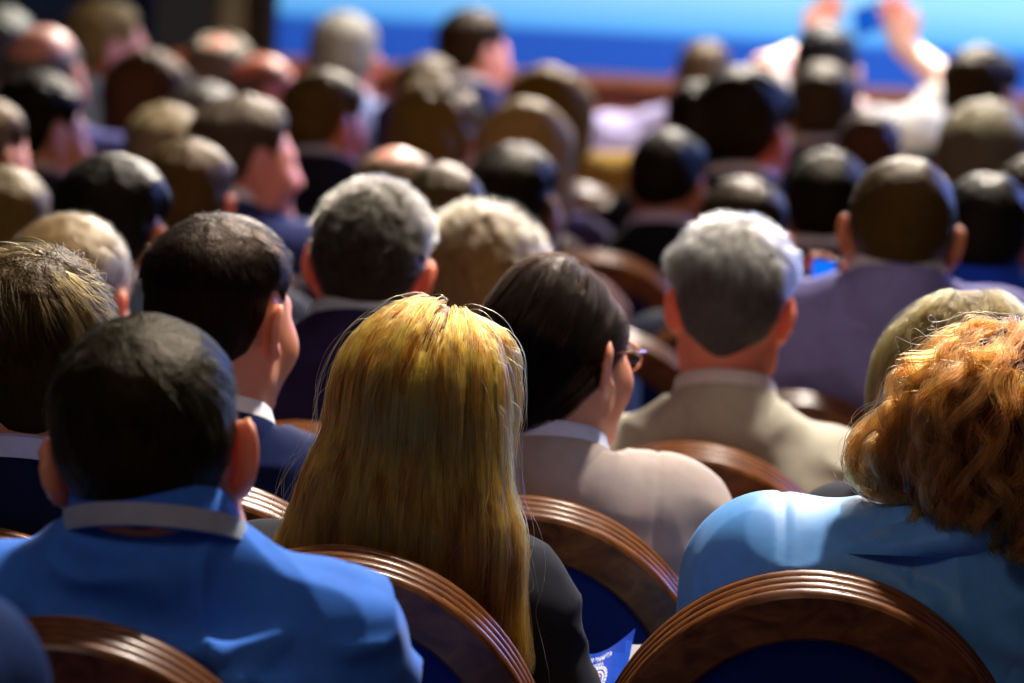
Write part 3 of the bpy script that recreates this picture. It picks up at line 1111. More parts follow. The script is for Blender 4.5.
def chair_path(inset=0.0, n=44):
    pts = []
    a, b = CH_A - inset, CH_B - inset
    for z in (0.44, 0.54, 0.64):
        pts.append((-(a - 0.10 * (CH_SPR - z) ** 1.4), z, -1.0, 0.0))
    for i in range(n + 1):
        t = math.pi * (1 - i / n)
        nx, nz = math.cos(t) / a, math.sin(t) / b
        l = math.hypot(nx, nz)
        pts.append((a * math.cos(t), CH_SPR + b * math.sin(t), nx / l, nz / l))
    for z in (0.64, 0.54, 0.44):
        pts.append((a - 0.10 * (CH_SPR - z) ** 1.4, z, 1.0, 0.0))
    return pts


def back_y(z):
    return (CH_TOP - z) * TAN_R


_CH = {}
CO, SI = math.cos(math.radians(14)), math.sin(math.radians(14))


def chair_meshes():
    D = 0.041
    sec = [(-0.046, -D), (-0.004, -D), (-0.001, -D + 0.003)]
    reeds = 4
    for k in range(reeds):
        y0, y1 = -D + 0.004 + k * (2 * D - 0.008) / reeds, -D + 0.004 + (k + 1) * (2 * D - 0.008) / reeds
        for u in (0.06, 0.2, 0.5, 0.8, 0.94):
            sec.append((-0.0062 + 0.0062 * (1 - (2 * u - 1) ** 4) + 0.0006, y0 + (y1 - y0) * u))
    sec += [(-0.001, D - 0.003), (-0.004, D), (-0.046, D), (-0.050, D - 0.004), (-0.050, -D + 0.004)]
    mb = MB()
    mb.loft([[(x + nx * r, back_y(z + nz * r) + y * CO, z + nz * r + y * SI) for r, y in sec] for x, z, nx, nz in chair_path()])
    _CH['back_frame'] = mb.mesh('back_frame', WOOD, angle=42)

    def panel(y_edge, bulge, name, mat, thick):
        inner = [(x, z) for x, z, _, _ in chair_path(0.047)]
        cx, cz = 0.0, 0.66
        rings = []
        for sc, yy in ((1.0, y_edge + thick), (1.0, y_edge), (0.93, y_edge + bulge * 0.45), (0.75, y_edge + bulge * 0.85), (0.4, y_edge + bulge), (0.02, y_edge + bulge)):
            rings.append([(cx + (x - cx) * sc, back_y(cz + (z - cz) * sc) + yy * CO, cz + (z - cz) * sc + yy * SI) for x, z in inner])
        m_ = MB().loft(rings)
        return m_.mesh(name, mat, angle=60)
    _CH['back_panel'] = panel(-0.027, -0.006, 'back_panel', BLUE_UPH, 0.02)
    _CH['back_cushion'] = panel(0.030, 0.008, 'back_cushion', BLUE_UPH, -0.025)
    # seat
    def sup(w, dd, z, yc, n=40, e=4.0):
        r = []
        for i in range(n):
            t = 2 * math.pi * i / n
            c, s_ = math.cos(t), math.sin(t)
            r.append((w * abs(c) ** (2 / e) * (1 if c >= 0 else -1), yc + dd * abs(s_) ** (2 / e) * (1 if s_ >= 0 else -1), z))
        return r
    yc = 0.355
    _CH['seat'] = MB().loft([sup(0.21, 0.215, 0.380, yc), sup(0.222, 0.228, 0.390, yc), sup(0.222, 0.228, 0.405, yc), sup(0.205, 0.21, 0.419, yc), sup(0.12, 0.12, 0.421, yc)]).mesh('seat', BLUE_UPH, angle=60)
    _CH['seat_frame'] = MB().loft([sup(0.212, 0.217, 0.330, yc), sup(0.216, 0.221, 0.335, yc), sup(0.216, 0.221, 0.379, yc)]).mesh('seat_frame', WOOD, angle=40)
    for i, (sx, y0, y1, z1) in enumerate(((-1, 0.50, 0.515, 0.36), (1, 0.50, 0.515, 0.36), (-1, 0.10, -0.02, 0.46), (1, 0.10, -0.02, 0.46))):
        rings = []
        for u in (0, 0.35, 0.7, 1.0):
            hw = 0.022 - 0.008 * u
            x, y, z = sx * (0.19 + 0.01 * u), y0 + (y1 - y0) * u, z1 * (1 - u)
            rings.append([(x - hw, y - hw, z), (x - hw, y + hw, z), (x + hw, y + hw, z), (x + hw, y - hw, z)])
        _CH['leg%d' % i] = MB().loft(rings).mesh('leg', WOOD)


chair_meshes()


def chair(x_px, y_px, d, label, yaw=0.0, group='hall chairs', xw=None):
    X = xw if xw is not None else float(at(x_px, y_px, d)[0])
    o = bpy.data.objects.new('arched_chair', None)
    COL.objects.link(o)
    o.location = (X, d, floor_z(d))
    o.rotation_euler = (0, 0, -math.radians(yaw))
    tag(o, label, 'chair', group)
    for k in ('back_frame', 'back_panel', 'back_cushion', 'seat', 'seat_frame'):
        link(k, _CH[k], o)
    for i in range(4):
        link('leg', _CH['leg%d' % i], o)
    return o


# ------------------------------------------------------------------ front rows, in focus
def hair_f(**kw):
    return lambda o, B, sd: short_hair(o, B, seed=sd, **kw)


DKBROWN, BRNBLK = (0.030, 0.019, 0.010), (0.012, 0.009, 0.007)


# man in the light blue shirt
def blue_folds(S, B):
    zs, nb = B['zs'], B['nb']
    ly = B['ly']
    def ch(P_, r, k=0.02, sub=False):
        for a, b_ in zip(P_[:-1], P_[1:]):
            S.cap((a[0], a[1] + ly, a[2]), (b_[0], b_[1] + ly, b_[2]), r, r, k, None, sub)
    ch([(-0.105, -0.090, zs + 0.045), (-0.100, -0.128, zs + 0.005), (-0.070, -0.150, zs - 0.030), (-0.02, -0.152, zs - 0.050), (0.025, -0.146, zs - 0.052)], 0.017, 0.016)
    ch([(-0.06, -0.128, zs + 0.012), (0.0, -0.140, zs + 0.002), (0.06, -0.134, zs + 0.002), (0.11, -0.115, zs + 0.016)], 0.013, 0.012)
    ch([(0.115, -0.105, zs + 0.018), (0.08, -0.134, zs - 0.020), (0.05, -0.145, zs - 0.050)], 0.009, 0.012)
    ch([(0.11, -0.13, zs - 0.030), (0.16, -0.105, zs - 0.028), (0.20, -0.07, zs - 0.035)], 0.008, 0.02)
    ch([(-0.11, -0.13, zs - 0.030), (-0.16, -0.105, zs - 0.028), (-0.20, -0.07, zs - 0.035)], 0.008, 0.02)


person('blue_shirt', 'man in a light blue shirt with a pale lanyard round the collar, short dark hair', 151, 311, 188, 5.21, 6, 'fair', 'shirt', (0.045, 0.19, 0.74), lan=(0.42, 0.50, 0.58),
       h=0.0060, near=True, gh=0.005, folds=(0.0075, 8.5), tdx=16, sw=0.155, drop=0.250, nk=0.192, elb=0.10, roll=-9, extra=blue_folds, seams=False, flare=34, sy=-0.01,
       s=1.04, hair=hair_f(c=(0.014, 0.011, 0.007), c2=(0.034, 0.026, 0.013), t_top=0.016, t_side=0.008, nape=-0.056, fade=0.06, h=0.0045, tuft=0.0022, strands=9000, slen=0.026, sc=(0.026, 0.020, 0.010), flow=0.93, swirl=0.5))

# blonde woman
def blonde_hair(o, B, sd):
    S = SDF()
    T = hair_dome(S, B, 0.004)
    hc = B['hc']; top = hc[2] + 0.110 * B['s']
    c = lambda x, y, z: (hc[0] + x, hc[1] + y, top + z)
    S.cap(c(0.0, -0.045, -0.10), c(-0.018, -0.080, -0.24), 0.066, 0.082, 0.03, flat=(1, 0.62))
    S.cap(c(-0.018, -0.080, -0.24), c(0.0, -0.095, -0.335), 0.080, 0.055, 0.03, flat=(1, 0.45))
    S.cap(c(-0.042, -0.03, -0.08), c(-0.080, -0.055, -0.19), 0.034, 0.036, 0.03)
    S.cap(c(-0.080, -0.055, -0.19), c(-0.122, -0.070, -0.275), 0.036, 0.034, 0.03)
    S.cap(c(0.058, 0.015, -0.055), c(0.064, 0.018, -0.160), 0.024, 0.018, 0.03)
    S.cap(c(0.030, -0.045, -0.13), c(0.060, -0.075, -0.25), 0.034, 0.032, 0.03)
    S.cap(c(0.058, -0.075, -0.24), c(0.100, -0.095, -0.36), 0.032, 0.015, 0.03)
    base = hair_mass(o, B, S, (0.10, 0.048, 0.010), (0.24, 0.115, 0.022), 0.005, 0.0035, seed=sd)
    part = hc + np.array((0.012, 0.02, 0.1))
    # roots over the crown
    dome = SDF(); hair_dome(dome, B, 0.006)
    bl, ax, D = dome.grid(0.008)
    V, Q = nets(bl, 0.008, D)
    w = sstep(V[:, 2] - hc[2], -0.035, 0.02) * sstep(-((V - hc) @ B['R'])[:, 1], -0.075, -0.055) + 1e-5
    r = sample_surface(V, Q, 900, w)
    Ln = np.clip(0.40 + RNG.normal(0, 0.035, len(r)), 0.28, 0.48)
    G = flow_strands(S, r, Ln, 34, part=part, off=(0.0, 0.006), jit=0.10)
    P = children_of(G, 13, 0.0018, 0.0026, jit=0.0016)
    strands_object('hair_strands', P, RNG.uniform(0.0002, 0.0007, len(P)), m_strand((0.66, 0.195, 0.022), 0.27, 0.75), base)
    r = sample_surface(V, Q, 260, w)
    G = flow_strands(S, r, np.full(len(r), 0.30), 30, part=part, off=(0.004, 0.018), jit=0.5)
    P = children_of(G, 1, 0.0, 0.01, jit=0.008)
    strands_object('hair_flyaways', P, 0.00016, m_strand((0.60, 0.36, 0.11), 0.30, 0.3), base, 0.6)


B_ = make_frame(430, 302, 172, 5.94)
person('blonde', 'woman with long straight golden blonde hair over a charcoal sweater', 430, 302, 172, 5.98, 30, 'fair', 'sweater', (0.022, 0.024, 0.034), h=0.007, near=True, gh=0.0055,
       s=0.97, hair_t=0.008, tdx=-40, sw=0.130, drop=0.272, folds=(0.005, 8.0), hair=blonde_hair,
       arms=[None, (at(568, 750, 6.02), at(574, 775, 6.16), (0.25, 0.35, 0.9), (0.2, -0.9, 0.3))])


# red haired woman
def red_hair(o, B, sd):
    S = SDF()
    hair_dome(S, B, 0.006)
    hc = B['hc']; top = hc[2] + 0.118 * B['s'] + 0.006
    c = lambda x, y, z: (hc[0] + x, hc[1] + y, top + z)
    S.cap(c(-0.034, -0.02, -0.070), c(-0.102, -0.040, -0.142), 0.042, 0.032, 0.03)
    S.cap(c(0.040, -0.02, -0.075), c(0.080, -0.045, -0.140), 0.050, 0.044, 0.03)
    S.cap(c(-0.04, -0.06, -0.10), c(-0.042, -0.075, -0.165), 0.052, 0.034, 0.03)
    S.cap(c(0.02, -0.07, -0.10), c(0.03, -0.085, -0.180), 0.060, 0.036, 0.03)
    S.cap(c(0.06, -0.06, -0.11), c(0.08, -0.06, -0.185), 0.048, 0.034, 0.03)
    base = hair_mass(o, B, S, (0.034, 0.009, 0.003), (0.09, 0.024, 0.006), 0.005, 0.009, seed=sd)
    part = hc + np.array((0.03, 0.03, 0.1))
    dome = SDF(); hair_dome(dome, B, 0.008)
    bl, ax, D = dome.grid(0.008)
    V, Q = nets(bl, 0.008, D)
    w = sstep(V[:, 2] - hc[2], -0.04, 0.02) * sstep(-((V - hc) @ B['R'])[:, 1], -0.085, -0.06) + 1e-5
    r = sample_surface(V, Q, 190, w)
    Ln = np.clip(0.275 + RNG.normal(0, 0.035, len(r)), 0.17, 0.34)
    G = flow_strands(S, r, Ln, 48, part=part, off=(-0.002, 0.014), jit=0.6, wave=(0.014, 58.0))
    P = children_of(G, 55, 0.0040, 0.0022, jit=0.0012, curl=0.0095, cf=(6, 11))
    strands_object('hair_strands', P, RNG.uniform(0.00022, 0.00055, len(P)), m_strand((0.48, 0.115, 0.021), 0.28, 0.7), base)
    r = sample_surface(V, Q, 200, w)
    G = flow_strands(S, r, RNG.uniform(0.14, 0.28, len(r)), 34, part=part, off=(0.008, 0.024), jit=0.9, wave=(0.006, 80.0))
    P = children_of(G, 2, 0.002, 0.010, jit=0.010, curl=0.004)
    strands_object('hair_flyaways', P, 0.00017, m_strand((0.60, 0.27, 0.10), 0.3, 0.3), base, 0.6)


def red_folds(S, B):
    zs = B['zs']
    for P_, r in ((((-0.06, -0.110, zs + 0.02), (0.02, -0.132, zs - 0.01), (0.12, -0.128, zs - 0.05)), 0.010), (((-0.13, -0.090, zs + 0.0), (-0.05, -0.130, zs - 0.03), (0.03, -0.140, zs - 0.075), (0.10, -0.13, zs - 0.11)), 0.012)):
        for a, b_ in zip(P_[:-1], P_[1:]):
            S.cap((a[0], a[1] + B['ly'], a[2]), (b_[0], b_[1] + B['ly'], b_[2]), r, r, 0.02)


person('red', 'woman with wavy copper red hair in a light blue tailored jacket', 996, 324, 190, 5.98, 8, 'fair', 'suit', (0.090, 0.33, 0.78), collar=(0.72, 0.74, 0.80), h=0.007, near=True, gh=0.0048,
       tdx=-88, sw=0.142, drop=0.228, nk=0.196, elb=0.085, ly=-0.03, hy=-0.05, folds=(0.005, 7.0), gname='tailored_jacket', gmat=m_cloth((0.090, 0.33, 0.78), 1300, 0.5, 0.1, 0.1, 0.4), seams=True, extra=red_folds, hair=red_hair, roll=4, hair_t=0.02)

# man with wavy brown hair at the edge
person('brown_wavy', 'man with tousled light brown hair, lilac collar and grey lanyard, dark jacket', 28, 248, 160, 5.98, -4, 'fair', 'suit', (0.007, 0.010, 0.032), collar=(0.34, 0.36, 0.66), lan=(0.50, 0.50, 0.50),
       h=0.007, near=True, gh=0.006, tdx=-30, drop=0.262, nk=0.252, roll=2,
       hair=hair_f(c=(0.028, 0.017, 0.006), c2=(0.075, 0.047, 0.017), t_top=0.024, t_side=0.008, nape=-0.055, fade=0.06, h=0.0045, tuft=0.0035, tfreq=32, strands=12000, slen=0.044, sc=(0.062, 0.036, 0.011), flow=0.95, curl=0.10, swirl=0.9))

person('navy', 'clean-cut man in a navy suit turning his head, white collar showing', 222, 213, 142, 6.67, 30, 'fair', 'suit', (0.006, 0.012, 0.058), h=0.0065, near=True, gh=0.006,
       tdx=-4, drop=0.292, nk=0.272, sw=0.168,
       hair=hair_f(c=(0.010, 0.007, 0.005), c2=(0.024, 0.015, 0.010), t_top=0.020, t_side=0.004, nape=-0.070, fade=0.055, h=0.0045, tuft=0.002, strands=8000, slen=0.018, sc=(0.011, 0.0065, 0.0045), flow=0.8, swirl=0.3))


# woman with gathered dark hair and glasses
def bun_hair(o, B, sd):
    S = SDF()
    T = hair_dome(S, B, 0.001)
    R, s, hc = B['R'], B['s'], B['hc']
    S.ell(T((0, -0.028, 0.046)), s * np.array((0.064, 0.080, 0.086)), R, 0.03)
    S.cap(T((0.0, -0.06, 0.0)), T((0, -0.062, -0.055)), 0.054 * s, 0.046 * s, 0.03)
    S.cap(T((0, -0.07, 0.02)), T((-0.01, -0.085, -0.03)), 0.058 * s, 0.046 * s, 0.03)
    S.cap(T((-0.01, -0.080, -0.03)), T((-0.03, -0.088, -0.085)), 0.042 * s, 0.026 * s, 0.03)
    S.cap(T((-0.03, -0.088, -0.085)), T((-0.046, -0.105, -0.165)), 0.026 * s, 0.024 * s, 0.02)
    S.cap(T((-0.046, -0.105, -0.165)), T((-0.05, -0.105, -0.235)), 0.024 * s, 0.010 * s, 0.02)
    for sx in (-1, 1):
        S.cap(T((sx * 0.046, 0.03, 0.03)), T((sx * 0.050, -0.03, 0.0)), 0.030 * s, 0.028 * s, 0.02)
    base = hair_mass(o, B, S, (0.010, 0.006, 0.0045), (0.024, 0.014, 0.010), 0.0055, 0.0012, seed=sd)
    bl, ax, D = S.grid(0.008)
    V, Q = nets(bl, 0.008, D)
    loc = (V - hc) @ R / s
    w = sstep(loc[:, 2], -0.05, 0.0) + 1e-4
    r = sample_surface(V, Q, 700, w)
    knot = T((-0.03, -0.11, -0.08))
    n, m = len(r), 20
    P = r.copy(); out = np.zeros((n, m, 3)); L = 0.009
    for j in range(m):
        d, g = S.grad(P)
        P = P + g * (0.0012 - d)[:, None]
        out[:, j] = P
        v = knot - P; v = unit(v - g * (v * g).sum(1, keepdims=True)) + 0.12 * np.stack([vnoise(P * 14, 3), vnoise(P * 14, 4), vnoise(P * 14, 5)], 1)
        P = P + v * L
    C = children_of(out, 9, 0.002, 0.002, jit=0.0008)
    strands_object('hair_strands', C, 0.0003, m_strand((0.012, 0.0066, 0.0045), 0.4, 0.35), base)


def glasses(o, B):
    R, s, hc = B['R'], B['s'], B['hc']
    T = lambda q: tuple(hc + R @ (s * np.array(q, float)))
    g = MB()
    for sx in (-1, 1):
        ring = [T((sx * 0.033 + 0.025 * math.cos(t) , 0.106 - 0.10 * abs(0.025 * math.cos(t) * sx + 0.0) * 1.0, -0.006 + 0.019 * math.sin(t))) for t in np.linspace(0, 2 * math.pi, 25)]
        g.tube(ring, 0.0016, 6)
        g.tube([T((sx * 0.058, 0.104, 0.002)), T((sx * 0.074, 0.088, 0.003)), T((sx * 0.083, 0.0, 0.006)), T((sx * 0.082, -0.022, -0.01))], 0.0016, 6)
    g.tube([T((-0.008, 0.107, -0.002)), T((0, 0.110, 0.001)), T((0.008, 0.107, -0.002))], 0.0015, 6)
    go = g.build('glasses', m_plain('glasses_frame', (0.55, 0.22, 0.12), 0.2, 0.6), o, smooth=True)
    gm = bpy.data.materials.new('clear_lens'); gm.use_nodes = True
    pb = gm.node_tree.nodes['Principled BSDF']
    pb.inputs['Transmission Weight'].default_value = 1.0; pb.inputs['Roughness'].default_value = 0.02; pb.inputs['IOR'].default_value = 1.1
    for sx in (-1, 1):
        l = MB()
        fr_ = [T((sx * 0.033 + 0.0245 * math.cos(t), 0.1055 - 0.0025 * abs(math.cos(t)), -0.006 + 0.0185 * math.sin(t))) for t in np.linspace(0, 2 * math.pi, 24, endpoint=False)]
        bk = [tuple(np.array(p) + R @ np.array((0, 0.0015, 0))) for p in fr_]
        l.loft([fr_, bk])
        l.build('lens', gm, go)


o_, B_ = person('bun', 'woman with dark gathered hair and glasses in a beige grey blazer', 561, 250, 130, 6.67, 36, 'fair', 'suit', (0.36, 0.30, 0.28), collar=(0.62, 0.66, 0.82), h=0.0065, near=True, gh=0.0055,
                s=0.89, hair_t=0.030, tdx=-4, sw=0.136, drop=0.270, nk=0.282, gname='blazer', hair=bun_hair, roll=-3, folds=(0.005, 7.0), seams=True)
glasses(o_, B_)


def olive_hair(o, B, sd, c=(0.045, 0.031, 0.010), c2=(0.12, 0.085, 0.032), sc=(0.155, 0.108, 0.040), n=420, L0=0.30, k=9):
    S = SDF()
    hair_dome(S, B, 0.014 if n else 0.005)
    hc = B['hc']; top = hc[2] + 0.118 * B['s']
    q = lambda x, y, z: (hc[0] + x, hc[1] + y, top + z)
    S.cap(q(0, -0.05, -0.10), q(0, -0.075, -0.25), 0.082, 0.080, 0.05, flat=(1, 0.6))
    for sx in (-1, 1):
        S.cap(q(sx * 0.06, 0.0, -0.09), q(sx * 0.075, -0.03, -0.23), 0.034, 0.030, 0.05)
    base = hair_mass(o, B, S, c, c2, 0.006, 0.003, seed=sd)
    if n:
        dome = SDF(); hair_dome(dome, B, 0.006)
        bl, ax, D = dome.grid(0.009)
        V, Q = nets(bl, 0.009, D)
        w = sstep(V[:, 2] - hc[2], -0.035, 0.02) * sstep(-((V - hc) @ B['R'])[:, 1], -0.075, -0.055) + 1e-5
        r = sample_surface(V, Q, n, w)
        G = flow_strands(S, r, np.clip(L0 + RNG.normal(0, 0.03, n), 0.2, 0.4), 26, part=hc + np.array((0.0, 0.02, 0.1)), off=(0.0, 0.005), jit=0.15)
        P = children_of(G, k, 0.0024, 0.003, jit=0.0015)
        strands_object('hair_strands', P, 0.00035, m_strand(sc, 0.3, 0.4), base)
    return base


person('olive', 'woman with smooth ash blonde hair, mostly behind the copper-haired woman', 968, 292, 150, 6.67, 15, 'fair', 'sweater', (0.03, 0.03, 0.04), h=0.008, near=True, sw=0.138, drop=0.262, hair=olive_hair)

person('grey', 'grey-haired man with a reddened neck in a cream jacket', 731, 214, 126, 7.59, 8, 'red', 'suit', (0.44, 0.41, 0.33), collar=(0.70, 0.62, 0.60), h=0.0065, near=True, gh=0.0065,
       tdx=-4, sw=0.150, drop=0.318, nk=0.285, s=0.91, hair_t=0.027, roll=2, flare=34, trousers=(0.2, 0.18, 0.15),
       hair=hair_f(c=(0.040, 0.036, 0.032), c2=(0.15, 0.142, 0.132), t_top=0.026, t_side=0.006, nape=-0.062, fade=0.065, h=0.0045, tuft=0.004, tfreq=46, strands=9000, slen=0.026, sc=(0.15, 0.142, 0.132), srad=0.00042, flow=0.62, curl=0.12, swirl=0.2))
person('salt', 'man with close curly salt-and-pepper hair in a dark purple jacket', 371, 178, 120, 7.59, 10, 'red', 'suit', (0.028, 0.020, 0.075), collar=(0.45, 0.55, 0.65), h=0.0065, near=True, gh=0.0065,
       tdx=-22, sw=0.165, drop=0.262, nk=0.225, roll=5, flare=36,
       hair=hair_f(c=(0.022, 0.018, 0.014), c2=(0.075, 0.066, 0.054), t_top=0.017, t_side=0.008, nape=-0.062, fade=0.06, h=0.0045, tuft=0.005, tfreq=62, strands=9000, slen=0.016, sc=(0.060, 0.053, 0.043), srad=0.00045, flow=0.35, curl=0.7, swirl=0.3))
person('light_brown', 'man with flat light brown hair and a brightly lit ear', 70, 213, 116, 7.59, 18, 'pink', 'suit', (0.16, 0.22, 0.32), h=0.008, near=True, tdx=-50, sw=0.15, drop=0.272, flare=38,
       hair=hair_f(c=(0.15, 0.105, 0.055), c2=(0.20, 0.14, 0.08), t_top=0.020, t_side=0.010, nape=-0.066, fade=0.05, h=0.0055, tuft=0.003, strands=4000, slen=0.035, sc=(0.17, 0.12, 0.065), flow=0.85, swirl=0.3))


def hold_arm(px, py, d, epx, epy, ed, f, n):
    return (at(epx, epy, ed), at(px, py, d), f, n)


person('purple', 'man with thinning crown in a slate purple suit, holding up a phone', 901, 151, 114, 8.46, 5, 'tan', 'suit', (0.22, 0.21, 0.48), h=0.0075, near=True, gh=0.0075, tdx=-10, sw=0.172, drop=0.232, nk=0.206, roll=3, folds=(0.005, 7.0),
       arms=[hold_arm(848, 342, 8.80, 806, 430, 8.62, (-0.10, 0.2, 0.95), (0.75, 0.6, 0.0)), None],
       hair=hair_f(c=(0.030, 0.019, 0.008), c2=(0.100, 0.066, 0.032), t_top=0.010, t_side=0.007, nape=-0.056, fade=0.055, h=0.005, tuft=0.002, strands=5000, slen=0.012, sc=(0.085, 0.058, 0.030), flow=0.8, swirl=0.3))


# ------------------------------------------------------------------ rows behind, out of focus
def long_f(c, c2):
    return lambda o, B, sd: olive_hair(o, B, sd, c, c2, None, 0)


def far_short(c, c2, **kw):
    a = dict(h=0.0075, tuft=0.004, t_top=0.020, t_side=0.008, tfreq=34)
    a.update(kw)
    return hair_f(c=c, c2=c2, **a)


